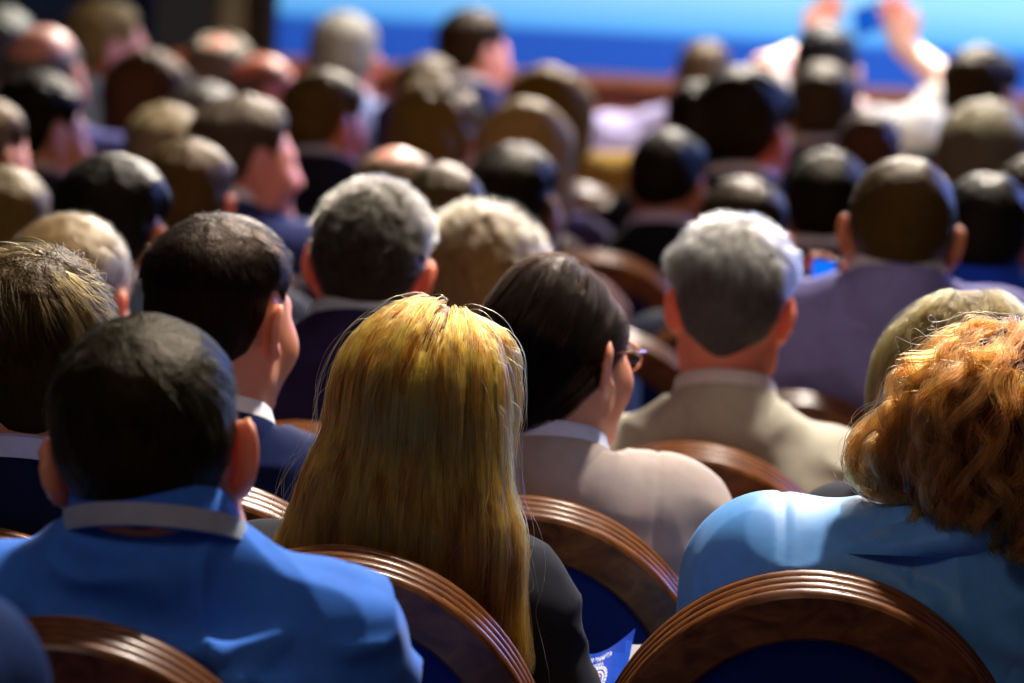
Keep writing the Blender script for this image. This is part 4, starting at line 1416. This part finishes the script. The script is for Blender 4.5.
BLK, DBR, MBR, TAN_H, GREY, LBLOND = ((0.008, 0.007, 0.006), (0.020, 0.017, 0.012)), ((0.020, 0.013, 0.008), (0.060, 0.040, 0.022)), ((0.055, 0.034, 0.015), (0.14, 0.09, 0.042)), \
    ((0.16, 0.115, 0.06), (0.34, 0.26, 0.15)), ((0.16, 0.15, 0.13), (0.40, 0.38, 0.34)), ((0.32, 0.21, 0.09), (0.58, 0.42, 0.22))
H2 = 0.010
rows = [
    # key, label, x, top, w, d, yaw, skin, cloth kind, colour, hair, more
    ('curly_blond', 'woman with tousled pale blond curls, just past the salt-and-pepper head', 482, 212, 112, 8.3, 12, 'fair', 'suit', (0.05, 0.035, 0.03),
     hair_f(c=(0.13, 0.082, 0.04), c2=(0.34, 0.235, 0.13), t_top=0.030, t_side=0.020, nape=-0.10, side=-0.02, fade=0.04, h=0.006, tuft=0.009, tfreq=40, strands=5000, slen=0.03, sc=(0.28, 0.18, 0.088), curl=0.6, flow=0.6), dict(sw=0.14)),
    ('black_left', 'man with thick black hair in a grey blue jacket', 114, 155, 108, 8.3, 22, 'tan', 'suit', (0.10, 0.15, 0.21), far_short(*BLK, t_top=0.024), dict()),
    ('brown_rim', 'man with pale-edged brown hair beside the thick black head', 190, 138, 88, 9.51, 12, 'pink', 'suit', (0.03, 0.03, 0.05), far_short((0.045, 0.028, 0.012), (0.15, 0.10, 0.05)), dict(sw=0.15)),
    ('edge_brown', 'person with brown hair glowing gold on top at the picture edge', 0, 165, 100, 8.89, -4, 'fair', 'shirt', (0.06, 0.06, 0.08), far_short((0.06, 0.04, 0.015), (0.20, 0.14, 0.06)), dict()),
    ('bowed_brown', 'man with bowed short brown hair edged in blue light', 440, 158, 94, 8.83, 8, 'tan', 'suit', (0.03, 0.02, 0.02), far_short((0.045, 0.03, 0.016), (0.12, 0.085, 0.05), t_top=0.012), dict(sw=0.15, pitch=-12)),
    ('bowed_dark', 'person with low dark hair directly behind the grey-haired man', 742, 178, 92, 10.05, 6, 'tan', 'suit', (0.012, 0.014, 0.03), far_short(*DBR), dict(sw=0.14, pitch=-8)),
    ('royal_blue', 'man with cropped black hair in a royal blue jacket', 986, 172, 90, 9.12, 10, 'tan', 'suit', (0.012, 0.055, 0.42), far_short(*BLK), dict(collar=(0.02, 0.08, 0.5), sw=0.17, drop=0.235, nk=0.215)),
    ('brown_skin', 'dark-skinned man with short black hair in a brown jacket', 516, 144, 90, 10.72, 26, 'dark', 'suit', (0.11, 0.055, 0.05), far_short(*BLK, t_top=0.022), dict(sw=0.135, roll=-6, tdx=0, drop=0.275, nk=0.24)),
    ('black_phone', 'black-haired man sitting just beyond the glowing blue phone', 826, 150, 84, 10.9, 8, 'tan', 'suit', BLACK, far_short(*BLK), dict()),
    ('profile', 'man in navy showing his sideways face, dark brushed hair', 247, 98, 88, 10.56, 66, 'pink', 'suit', (0.022, 0.030, 0.12), far_short((0.03, 0.024, 0.018), (0.13, 0.105, 0.08), t_top=0.026), dict(drop=0.262, tyaw=20)),
    ('edge_skin', 'person at the picture edge resting a hand against the face', -16, 96, 84, 10.3, 38, 'fair', 'suit', (0.03, 0.025, 0.05), far_short(*MBR), dict(arms=[None, hold_arm(6, 186, 10.52, 30, 260, 10.55, (0.1, 0.1, 1.0), (0.8, -0.5, 0.0))])),
    ('edge_right', 'person with dark brown hair above the royal blue jacket', 1040, 152, 90, 9.66, 20, 'fair', 'suit', (0.02, 0.03, 0.09), far_short(*DBR), dict()),
    ('tan_crown', 'person with bare tan crown, in front of the brown curly head', 396, 138, 80, 10.13, 16, 'pink', 'suit', (0.04, 0.03, 0.04), far_short((0.14, 0.09, 0.06), (0.28, 0.19, 0.13), t_top=0.008, bald=0.055), dict(sw=0.13, pitch=-10)),
    ('tall_dark', 'tall man with a big head of dark hair and red-lit ear', 745, 70, 90, 12.15, 30, 'red', 'suit', BLACK, far_short((0.016, 0.012, 0.007), (0.06, 0.045, 0.025), t_top=0.026, t_side=0.016), dict()),
    ('grey_thick', 'man with thick greying hair, above the royal blue man', 985, 103, 90, 11.0, 14, 'fair', 'suit', (0.02, 0.02, 0.025), far_short((0.08, 0.07, 0.045), (0.26, 0.235, 0.17), t_top=0.026, t_side=0.016), dict()),
    ('pale_arc', 'man with pale sandy hair lit in an arc', 166, 103, 80, 11.04, 18, 'fair', 'suit', (0.03, 0.03, 0.04), far_short((0.12, 0.09, 0.05), (0.40, 0.33, 0.22)), dict(sw=0.14)),
    ('neck_tan', 'man with neat black hair, tan neck and lilac collar', 669, 128, 76, 11.45, 22, 'tan', 'suit', BLACK, far_short(*BLK, t_top=0.018, nape=-0.045, fade=0.04), dict(collar=(0.5, 0.45, 0.6), nk=0.250, drop=0.30, sw=0.15, tdx=-12)),
    ('square_brown', 'man with brown hair swept up and a pink cheek, dark suit', 326, 72, 72, 11.66, 44, 'red', 'suit', (0.012, 0.012, 0.022), far_short((0.060, 0.040, 0.016), (0.16, 0.11, 0.05), t_top=0.028), dict(collar=(0.4, 0.42, 0.5))),
    ('black_quiff', 'man with glossy black hair and patterned collar, below the bald man', 42, 75, 82, 11.66, 56, 'fair', 'suit', (0.02, 0.018, 0.02), far_short(*BLK, t_top=0.026), dict(collar=(0.5, 0.42, 0.36))),
    ('long_blond', 'woman with long pale blond hair', 526, 95, 76, 12.11, 24, 'fair', 'sweater', (0.05, 0.04, 0.12), long_f(*LBLOND), dict(sw=0.13)),
    ('red_brown', 'man with close reddish brown hair in front of the white shirt', 868, 107, 62, 11.87, 4, 'red', 'suit', (0.06, 0.03, 0.03), far_short((0.07, 0.036, 0.026), (0.13, 0.07, 0.05), t_top=0.010, t_side=0.005), dict(sw=0.13)),
    ('grey_arc', 'person with silver grey hair behind the pale sandy head', 206, 82, 76, 12.26, 24, 'fair', 'suit', (0.04, 0.04, 0.06), far_short(*GREY), dict(sw=0.14)),
    ('brown_curls', 'person with big golden brown curls', 434, 83, 80, 12.58, 14, 'fair', 'sweater', (0.03, 0.025, 0.03), far_short((0.09, 0.058, 0.02), (0.32, 0.22, 0.10), t_top=0.030, t_side=0.020, tuft=0.010, side=-0.02, nape=-0.10), dict(sw=0.14)),
    ('dim_brown', 'person with greyish brown hair just below the raised arms', 824, 62, 72, 13.25, 10, 'fair', 'suit', BLACK, far_short((0.035, 0.026, 0.014), (0.11, 0.085, 0.055)), dict(sw=0.13)),
    ('dim_dark', 'person with dark hair in front of the lilac-shirted one', 697, 80, 62, 12.95, 6, 'tan', 'suit', BLACK, far_short(*BLK), dict(sw=0.12)),
    ('bald_pink', 'bald man with a shiny pink scalp and a grey fringe of hair', 45, 18, 80, 12.74, 26, 'pink', 'suit', (0.10, 0.10, 0.30), far_short((0.12, 0.10, 0.09), (0.26, 0.22, 0.20), t_top=0.004, t_side=0.003, nape=-0.07, side=0.0, bald=0.088), dict(flare=36)),
    ('brown_lady', 'woman with straight dark brown hair, a light rim on one side', 149, 45, 72, 13.22, 34, 'fair', 'sweater', (0.02, 0.03, 0.20), long_f((0.035, 0.018, 0.008), (0.11, 0.065, 0.035)), dict(sw=0.13)),
    ('thin_grey', 'man with thinning sandy grey hair and a bald spot', 220, 30, 74, 14.32, 10, 'pink', 'suit', (0.03, 0.03, 0.05), far_short((0.15, 0.125, 0.09), (0.34, 0.29, 0.22), bald=0.04, t_top=0.014), dict(sw=0.14)),
    ('brown_far', 'person with dull brown hair behind the golden brown curls', 427, 55, 66, 14.27, 16, 'fair', 'suit', (0.03, 0.025, 0.03), far_short((0.05, 0.036, 0.02), (0.14, 0.105, 0.07)), dict(sw=0.13)),
    ('golden_lady', 'woman with golden brown hair in a mustard top, near the stage edge', 551, 62, 70, 13.83, 60, 'fair', 'sweater', (0.40, 0.25, 0.05), long_f((0.10, 0.06, 0.018), (0.30, 0.19, 0.07)), dict(sw=0.14, tdx=24, drop=0.24)),
    ('dark_profile', 'man with dark brown hair and lit cheek, beside the raised white-shirted arm', 983, 48, 70, 13.67, 40, 'pink', 'suit', (0.02, 0.016, 0.016), far_short((0.025, 0.017, 0.009), (0.08, 0.06, 0.035), t_top=0.026), dict(sw=0.16)),
    ('edge_grey', 'person with dark greenish grey hair in the upper corner', -2, 6, 76, 13.82, 10, 'fair', 'suit', (0.02, 0.02, 0.03), far_short((0.06, 0.065, 0.055), (0.16, 0.17, 0.15)), dict()),
    ('pink_face', 'bald pink-faced man, head turned fully sideways', 266, 48, 58, 13.7, 74, 'red', 'suit', (0.05, 0.03, 0.03), far_short((0.12, 0.08, 0.06), (0.22, 0.15, 0.11), t_top=0.004, t_side=0.003, bald=0.08), dict(sw=0.12)),
    ('blond_pale_blue', 'man with short blond hair and a pink cheek in a pale blue shirt', 108, 1, 72, 15.0, 72, 'pink', 'shirt', (0.34, 0.48, 0.62), far_short((0.20, 0.145, 0.07), (0.40, 0.31, 0.18)), dict()),
    ('navy_stage', 'man with dark hair and a pink cheek in a navy jacket near the stage', 475, 10, 62, 14.64, 58, 'pink', 'suit', (0.018, 0.024, 0.10), far_short((0.022, 0.014, 0.010), (0.05, 0.034, 0.024), t_top=0.024), dict(drop=0.25)),
    ('grey_stage', 'grey-haired man in a pale blue grey jacket near the stage', 343, 12, 70, 15.0, 8, 'pink', 'suit', (0.22, 0.26, 0.42), far_short(*GREY), dict(flare=36, drop=0.262)),
    ('lilac', 'man with brown hair leaning over in a lilac shirt near the stage', 704, 37, 58, 15.0, 6, 'tan', 'shirt', (0.46, 0.43, 0.72), far_short((0.05, 0.034, 0.022), (0.13, 0.095, 0.065), t_top=0.012), dict(tdx=-36, sw=0.15, drop=0.245)),
]
for key, lab, x, top, w, d, yaw, skin, ck, cc, hr, kw in rows:
    near_h = 0.008 if d < 9 else (0.0095 if d < 11.2 else 0.0105)
    person(key, lab, x, top, w, d, yaw, skin, ck, cc, h=near_h, gh=0.010, hair=hr, **kw)

# man filming with both arms raised
AR = [hold_arm(816, 46, 14.43, 766, 72, 14.21, (0.22, 0.15, 0.95), (-0.3, 0.9, 0.0)), hold_arm(905, 48, 14.38, 950, 86, 14.21, (-0.30, 0.15, 0.95), (0.3, 0.9, 0.0))]
person('arms_up', 'man in a white shirt raising both bare arms to film the stage', 825, 24, 66, 14.05, 4, 'pale', 'tee', (0.55, 0.55, 0.50), h=0.0065, near=True, gh=0.008, tdx=34, sw=0.150, drop=0.225, nk=0.22, arms=AR,
       hair=far_short((0.018, 0.018, 0.020), (0.06, 0.06, 0.066)))
# person at the lower corner, only a shoulder in view
person('corner', 'person in a dark blue jacket at the lower corner, mostly outside the picture', -268, 278, 215, 4.42, 0, 'fair', 'suit', (0.010, 0.03, 0.12), h=0.012, gh=0.008, sw=0.165, drop=0.265, hair=far_short(*DBR))


# ------------------------------------------------------------------ chairs: under the people, and three empty ones
ROWD = 0.31
CH = [
    ('blue_shirt', 66, 5.00, 'chair with reeded brown wooden rim behind the light blue shirt man'),
    ('blonde', 342, 5.77, 'chair with reeded brown wooden rim behind the long golden blonde hair'),
    ('red', 823, 5.77, 'chair with round wooden rim and blue back, behind the light blue jacket'),
    ('bun', 528, 6.46, 'dark chair with wooden rim behind the beige grey blazer, beside the charcoal sweater'),
    ('grey', 690, 7.38, 'chair with orange brown wooden rim behind the cream jacket'),
    ('salt', 298, 7.38, 'chair with pale shining rim between the navy suit and golden hair'),
    ('purple', 792, 8.25, 'chair with shining rim behind the slate purple suit'),
    ('brown_wavy', None, 5.77, 'chair behind the tousled light brown haired man'),
    ('navy', None, 6.46, 'chair behind the clean-cut man in the navy suit'),
    ('olive', None, 6.46, 'chair behind the ash blonde woman'),
    ('light_brown', None, 7.38, 'chair behind the man with flat light brown hair'),
    ('corner', None, 4.25, 'chair behind the person at the lower corner'),
]
done = set()
for key, px, d, lab in CH:
    o, B, _ = PEOPLE[key]
    done.add(key)
    if px is None:
        chair(0, 0, d, lab, 0, xw=float(o.location.x))
    else:
        chair(px, 500, d, lab, 2)
chair(600, 345, 9.26, 'empty chair draped with a light blue jacket')
chair(0, 0, 11.15, 'chair with bright rim behind the man with tan neck and lilac collar', xw=float(at(600, 216, 11.15)[0]))
chair(0, 0, 13.0, 'empty chair with pale rim, low between the mustard top and neat black hair', xw=float(at(604, 190, 13.0)[0]))
done.add('neck_tan')
CHAIR_OF = {'blond_pale_blue': 'short-haired blond man in pale blue', 'navy_stage': 'dark-haired man in navy near the stage'}
for key, (o, B, lab) in PEOPLE.items():
    if key not in done:
        chair(0, 0, float(o.location.y) - ROWD, 'chair under the ' + CHAIR_OF.get(key, lab), 0, xw=float(o.location.x))


# ------------------------------------------------------------------ things held and hung
def phone(c, label, yaw=0, tilt=0, roll=0, emit=None, es=1.0):
    o = bpy.data.objects.new('phone', None)
    COL.objects.link(o)
    o.location = c
    o.rotation_euler = (math.radians(tilt), math.radians(roll), -math.radians(yaw))
    tag(o, label, 'phone')
    MB().box((0, 0, 0), (0.074, 0.009, 0.148), 0.004).build('phone_body', m_plain('phone_black', (0.012, 0.012, 0.016), 0.3), o, angle=40)
    MB().box((0, -0.0048, 0), (0.066, 0.0012, 0.138), 0.0005).build('phone_screen', m_plain('phone_screen_' + label[:8], (0.01, 0.01, 0.012), 0.1, emit=emit, es=es), o)
    return o


p1 = at(822, 306, 8.76)
phone(p1, 'phone glowing blue, held up beside the slate purple man', 62, -4, 0, (0.0, 0.16, 1.0), 1.0)
p2 = at(875, 17, 14.46)
phone((p2[0], p2[1], p2[2]), 'phone held up between the raised hands of the white-shirted man', 50, 0, 75, (0.0, 0.13, 0.75), 0.7)

# booklet in the blonde woman's hand
def sheet_pt(u, v, lift=0.0):
    tl, tr, br, bl_ = at(575, 652, 6.22), at(635.5, 628, 6.30), at(617, 720, 6.13), at(556, 742, 6.06)
    p = (tl * (1 - u) + tr * u) * v + (bl_ * (1 - u) + br * u) * (1 - v)
    nrm = unit(np.cross(tr - tl, bl_ - tl)); nrm = nrm if nrm[1] < 0 else -nrm
    sag = math.sin(math.pi * u)
    p = p - C_U * 0.005 * sag * v + nrm * (-0.010 * sag + lift)
    return p


def booklet():
    nu, nv = 24, 16
    mb = MB()
    for lift in (0.0, -0.0012):
        i0 = len(mb.V)
        for j in range(nv + 1):
            for i in range(nu + 1):
                mb.V.append(tuple(sheet_pt(i / nu, j / nv, lift)))
        for j in range(nv):
            for i in range(nu):
                a = i0 + j * (nu + 1) + i
                f = (a, a + 1, a + nu + 2, a + nu + 1)
                mb.F.append(f if lift == 0 else f[::-1])
    m_ = (nu + 1) * (nv + 1)
    edge = [i for i in range(nu + 1)] + [j * (nu + 1) + nu for j in range(1, nv + 1)] + [nv * (nu + 1) + i for i in range(nu - 1, -1, -1)] + [j * (nu + 1) for j in range(nv - 1, 0, -1)]
    for a, b_ in zip(edge, edge[1:] + edge[:1]):
        mb.F.append((b_, a, a + m_, b_ + m_))
    m, n, N, L, b = _nt('blue_print')
    tc = N.new('ShaderNodeTexCoord')
    br = N.new('ShaderNodeTexBrick'); br.offset = 0
    br.inputs['Scale'].default_value = 42; br.inputs['Brick Width'].default_value = 0.5; br.inputs['Row Height'].default_value = 0.5; br.inputs['Mortar Size'].default_value = 0.015
    br.inputs['Color1'].default_value = (0.001, 0.022, 0.27, 1); br.inputs['Color2'].default_value = (0.003, 0.062, 0.46, 1); br.inputs['Mortar'].default_value = (0.002, 0.034, 0.32, 1)
    mp = N.new('ShaderNodeMapping'); mp.inputs['Rotation'].default_value = (math.radians(90), 0, 0)
    L.new(tc.outputs['Object'], mp.inputs['Vector']); L.new(mp.outputs[0], br.inputs['Vector'])
    L.new(br.outputs['Color'], b.inputs['Base Color'])
    b.inputs['Roughness'].default_value = 0.7
    b.inputs['Specular IOR Level'].default_value = 0.03
    o = mb.build('booklet', m, None, smooth=True, angle=40)
    tag(o, 'blue printed booklet with white lettering and round emblem, held beside the charcoal sleeve', 'booklet')
    white = m_plain('white_print', (0.62, 0.64, 0.70), 0.7, 0.0, 0.1)

    def text(body, u0, v0, h):
        cu = bpy.data.curves.new('print_text', 'FONT')
        cu.body = body; cu.size = 1.0; cu.offset = 0.02
        to = bpy.data.objects.new('tmp', cu); COL.objects.link(to)
        dg = bpy.context.evaluated_depsgraph_get()
        me = bpy.data.meshes.new_from_object(to.evaluated_get(dg))
        bpy.data.objects.remove(to)
        for v in me.vertices:
            u_, v_ = u0 + v.co.x * h * 0.95, v0 + v.co.y * h
            v.co = Vector(sheet_pt(u_, v_, 0.0006))
        me.materials.clear(); me.materials.append(white)
        return me
    link('printed_title', text('ІЯ ЗНАРТА', 0.30, 0.885, 0.074), o)
    link('printed_subtitle', text('ЕНОВА', 0.36, 0.815, 0.062), o)
    mb = MB()
    cu_, cv = 0.50, 0.64
    def ringseg(r0, r1, a0, a1, k):
        i0 = len(mb.V)
        for i in range(k + 1):
            a = a0 + (a1 - a0) * i / k
            for r in (r0, r1):
                mb.V.append(tuple(sheet_pt(cu_ + math.cos(a) * r * 0.95, cv + math.sin(a) * r, 0.0006)))
        for i in range(k):
            p = i0 + 2 * i
            mb.F.append((p, p + 1, p + 3, p + 2))
    ringseg(0.100, 0.122, 0, 2 * math.pi, 48)
    for k in range(26):
        a = 2 * math.pi * k / 26
        ringseg(0.140, 0.178, a, a + 0.16, 2)
    for k in range(9):
        a = 2 * math.pi * k / 9
        ringseg(0.02, 0.07, a, a + 0.30, 3)
    mb.build('emblem', white, o)
    # white page behind
    w = MB()
    q = [at(622, 646, 6.34), at(660, 646, 6.36), at(652, 730, 6.22), at(612, 730, 6.20)]
    w.loft([[tuple(p) for p in q], [tuple(p + np.array((0, 0.004, 0.001))) for p in q]])
    w.build('white_page', m_plain('paper', (0.42, 0.41, 0.43), 0.8, 0.0, 0.1), o)
    return o


booklet()

# light blue jacket hung over the empty chair
def draped():
    X0 = float(at(590, 345, 9.26)[0]); zf = floor_z(9.26)
    nu, nv = 40, 30
    F_, V_ = [], []
    def pt(u, v, th):
        x = -0.125 + 0.21 * u
        ztop = CH_SPR + CH_B * math.sqrt(max(0.0, 1 - (x / CH_A) ** 2)) - 0.052
        z = ztop - 0.012 - 0.30 * v
        fold = 0.010 * math.sin(u * 17 + 1.5 * math.sin(v * 4)) + 0.006 * math.sin(u * 31 + v * 6)
        y = back_y(z) - 0.036 - 0.030 - 0.02 * math.sin(math.pi * min(1, v * 3) * 0.5) - fold * (0.4 + v) + th
        return (X0 + x * (1 + 0.15 * v), 9.26 + y, zf + z + 0.012 * math.sin(u * 9))
    for th in (0.0, 0.012):
        for j in range(nv + 1):
            for i in range(nu + 1):
                V_.append(pt(i / nu, j / nv, th))
    m_ = (nu + 1) * (nv + 1)
    for s_ in (0, 1):
        for j in range(nv):
            for i in range(nu):
                a = s_ * m_ + j * (nu + 1) + i
                f = (a, a + nu + 1, a + nu + 2, a + 1)
                F_.append(f if s_ == 0 else f[::-1])
    edge = [i for i in range(nu + 1)] + [j * (nu + 1) + nu for j in range(1, nv + 1)] + [nv * (nu + 1) + i for i in range(nu - 1, -1, -1)] + [j * (nu + 1) for j in range(nv - 1, 0, -1)]
    for a, b_ in zip(edge, edge[1:] + edge[:1]):
        F_.append((a, b_, b_ + m_, a + m_))
    o = link('draped_jacket', mesh_np('draped_jacket', V_, F_, m_cloth((0.14, 0.28, 0.66), 900, 0.8, 0.2)))
    tag(o, 'light blue jacket hung over the back of an empty chair', 'jacket')


draped()
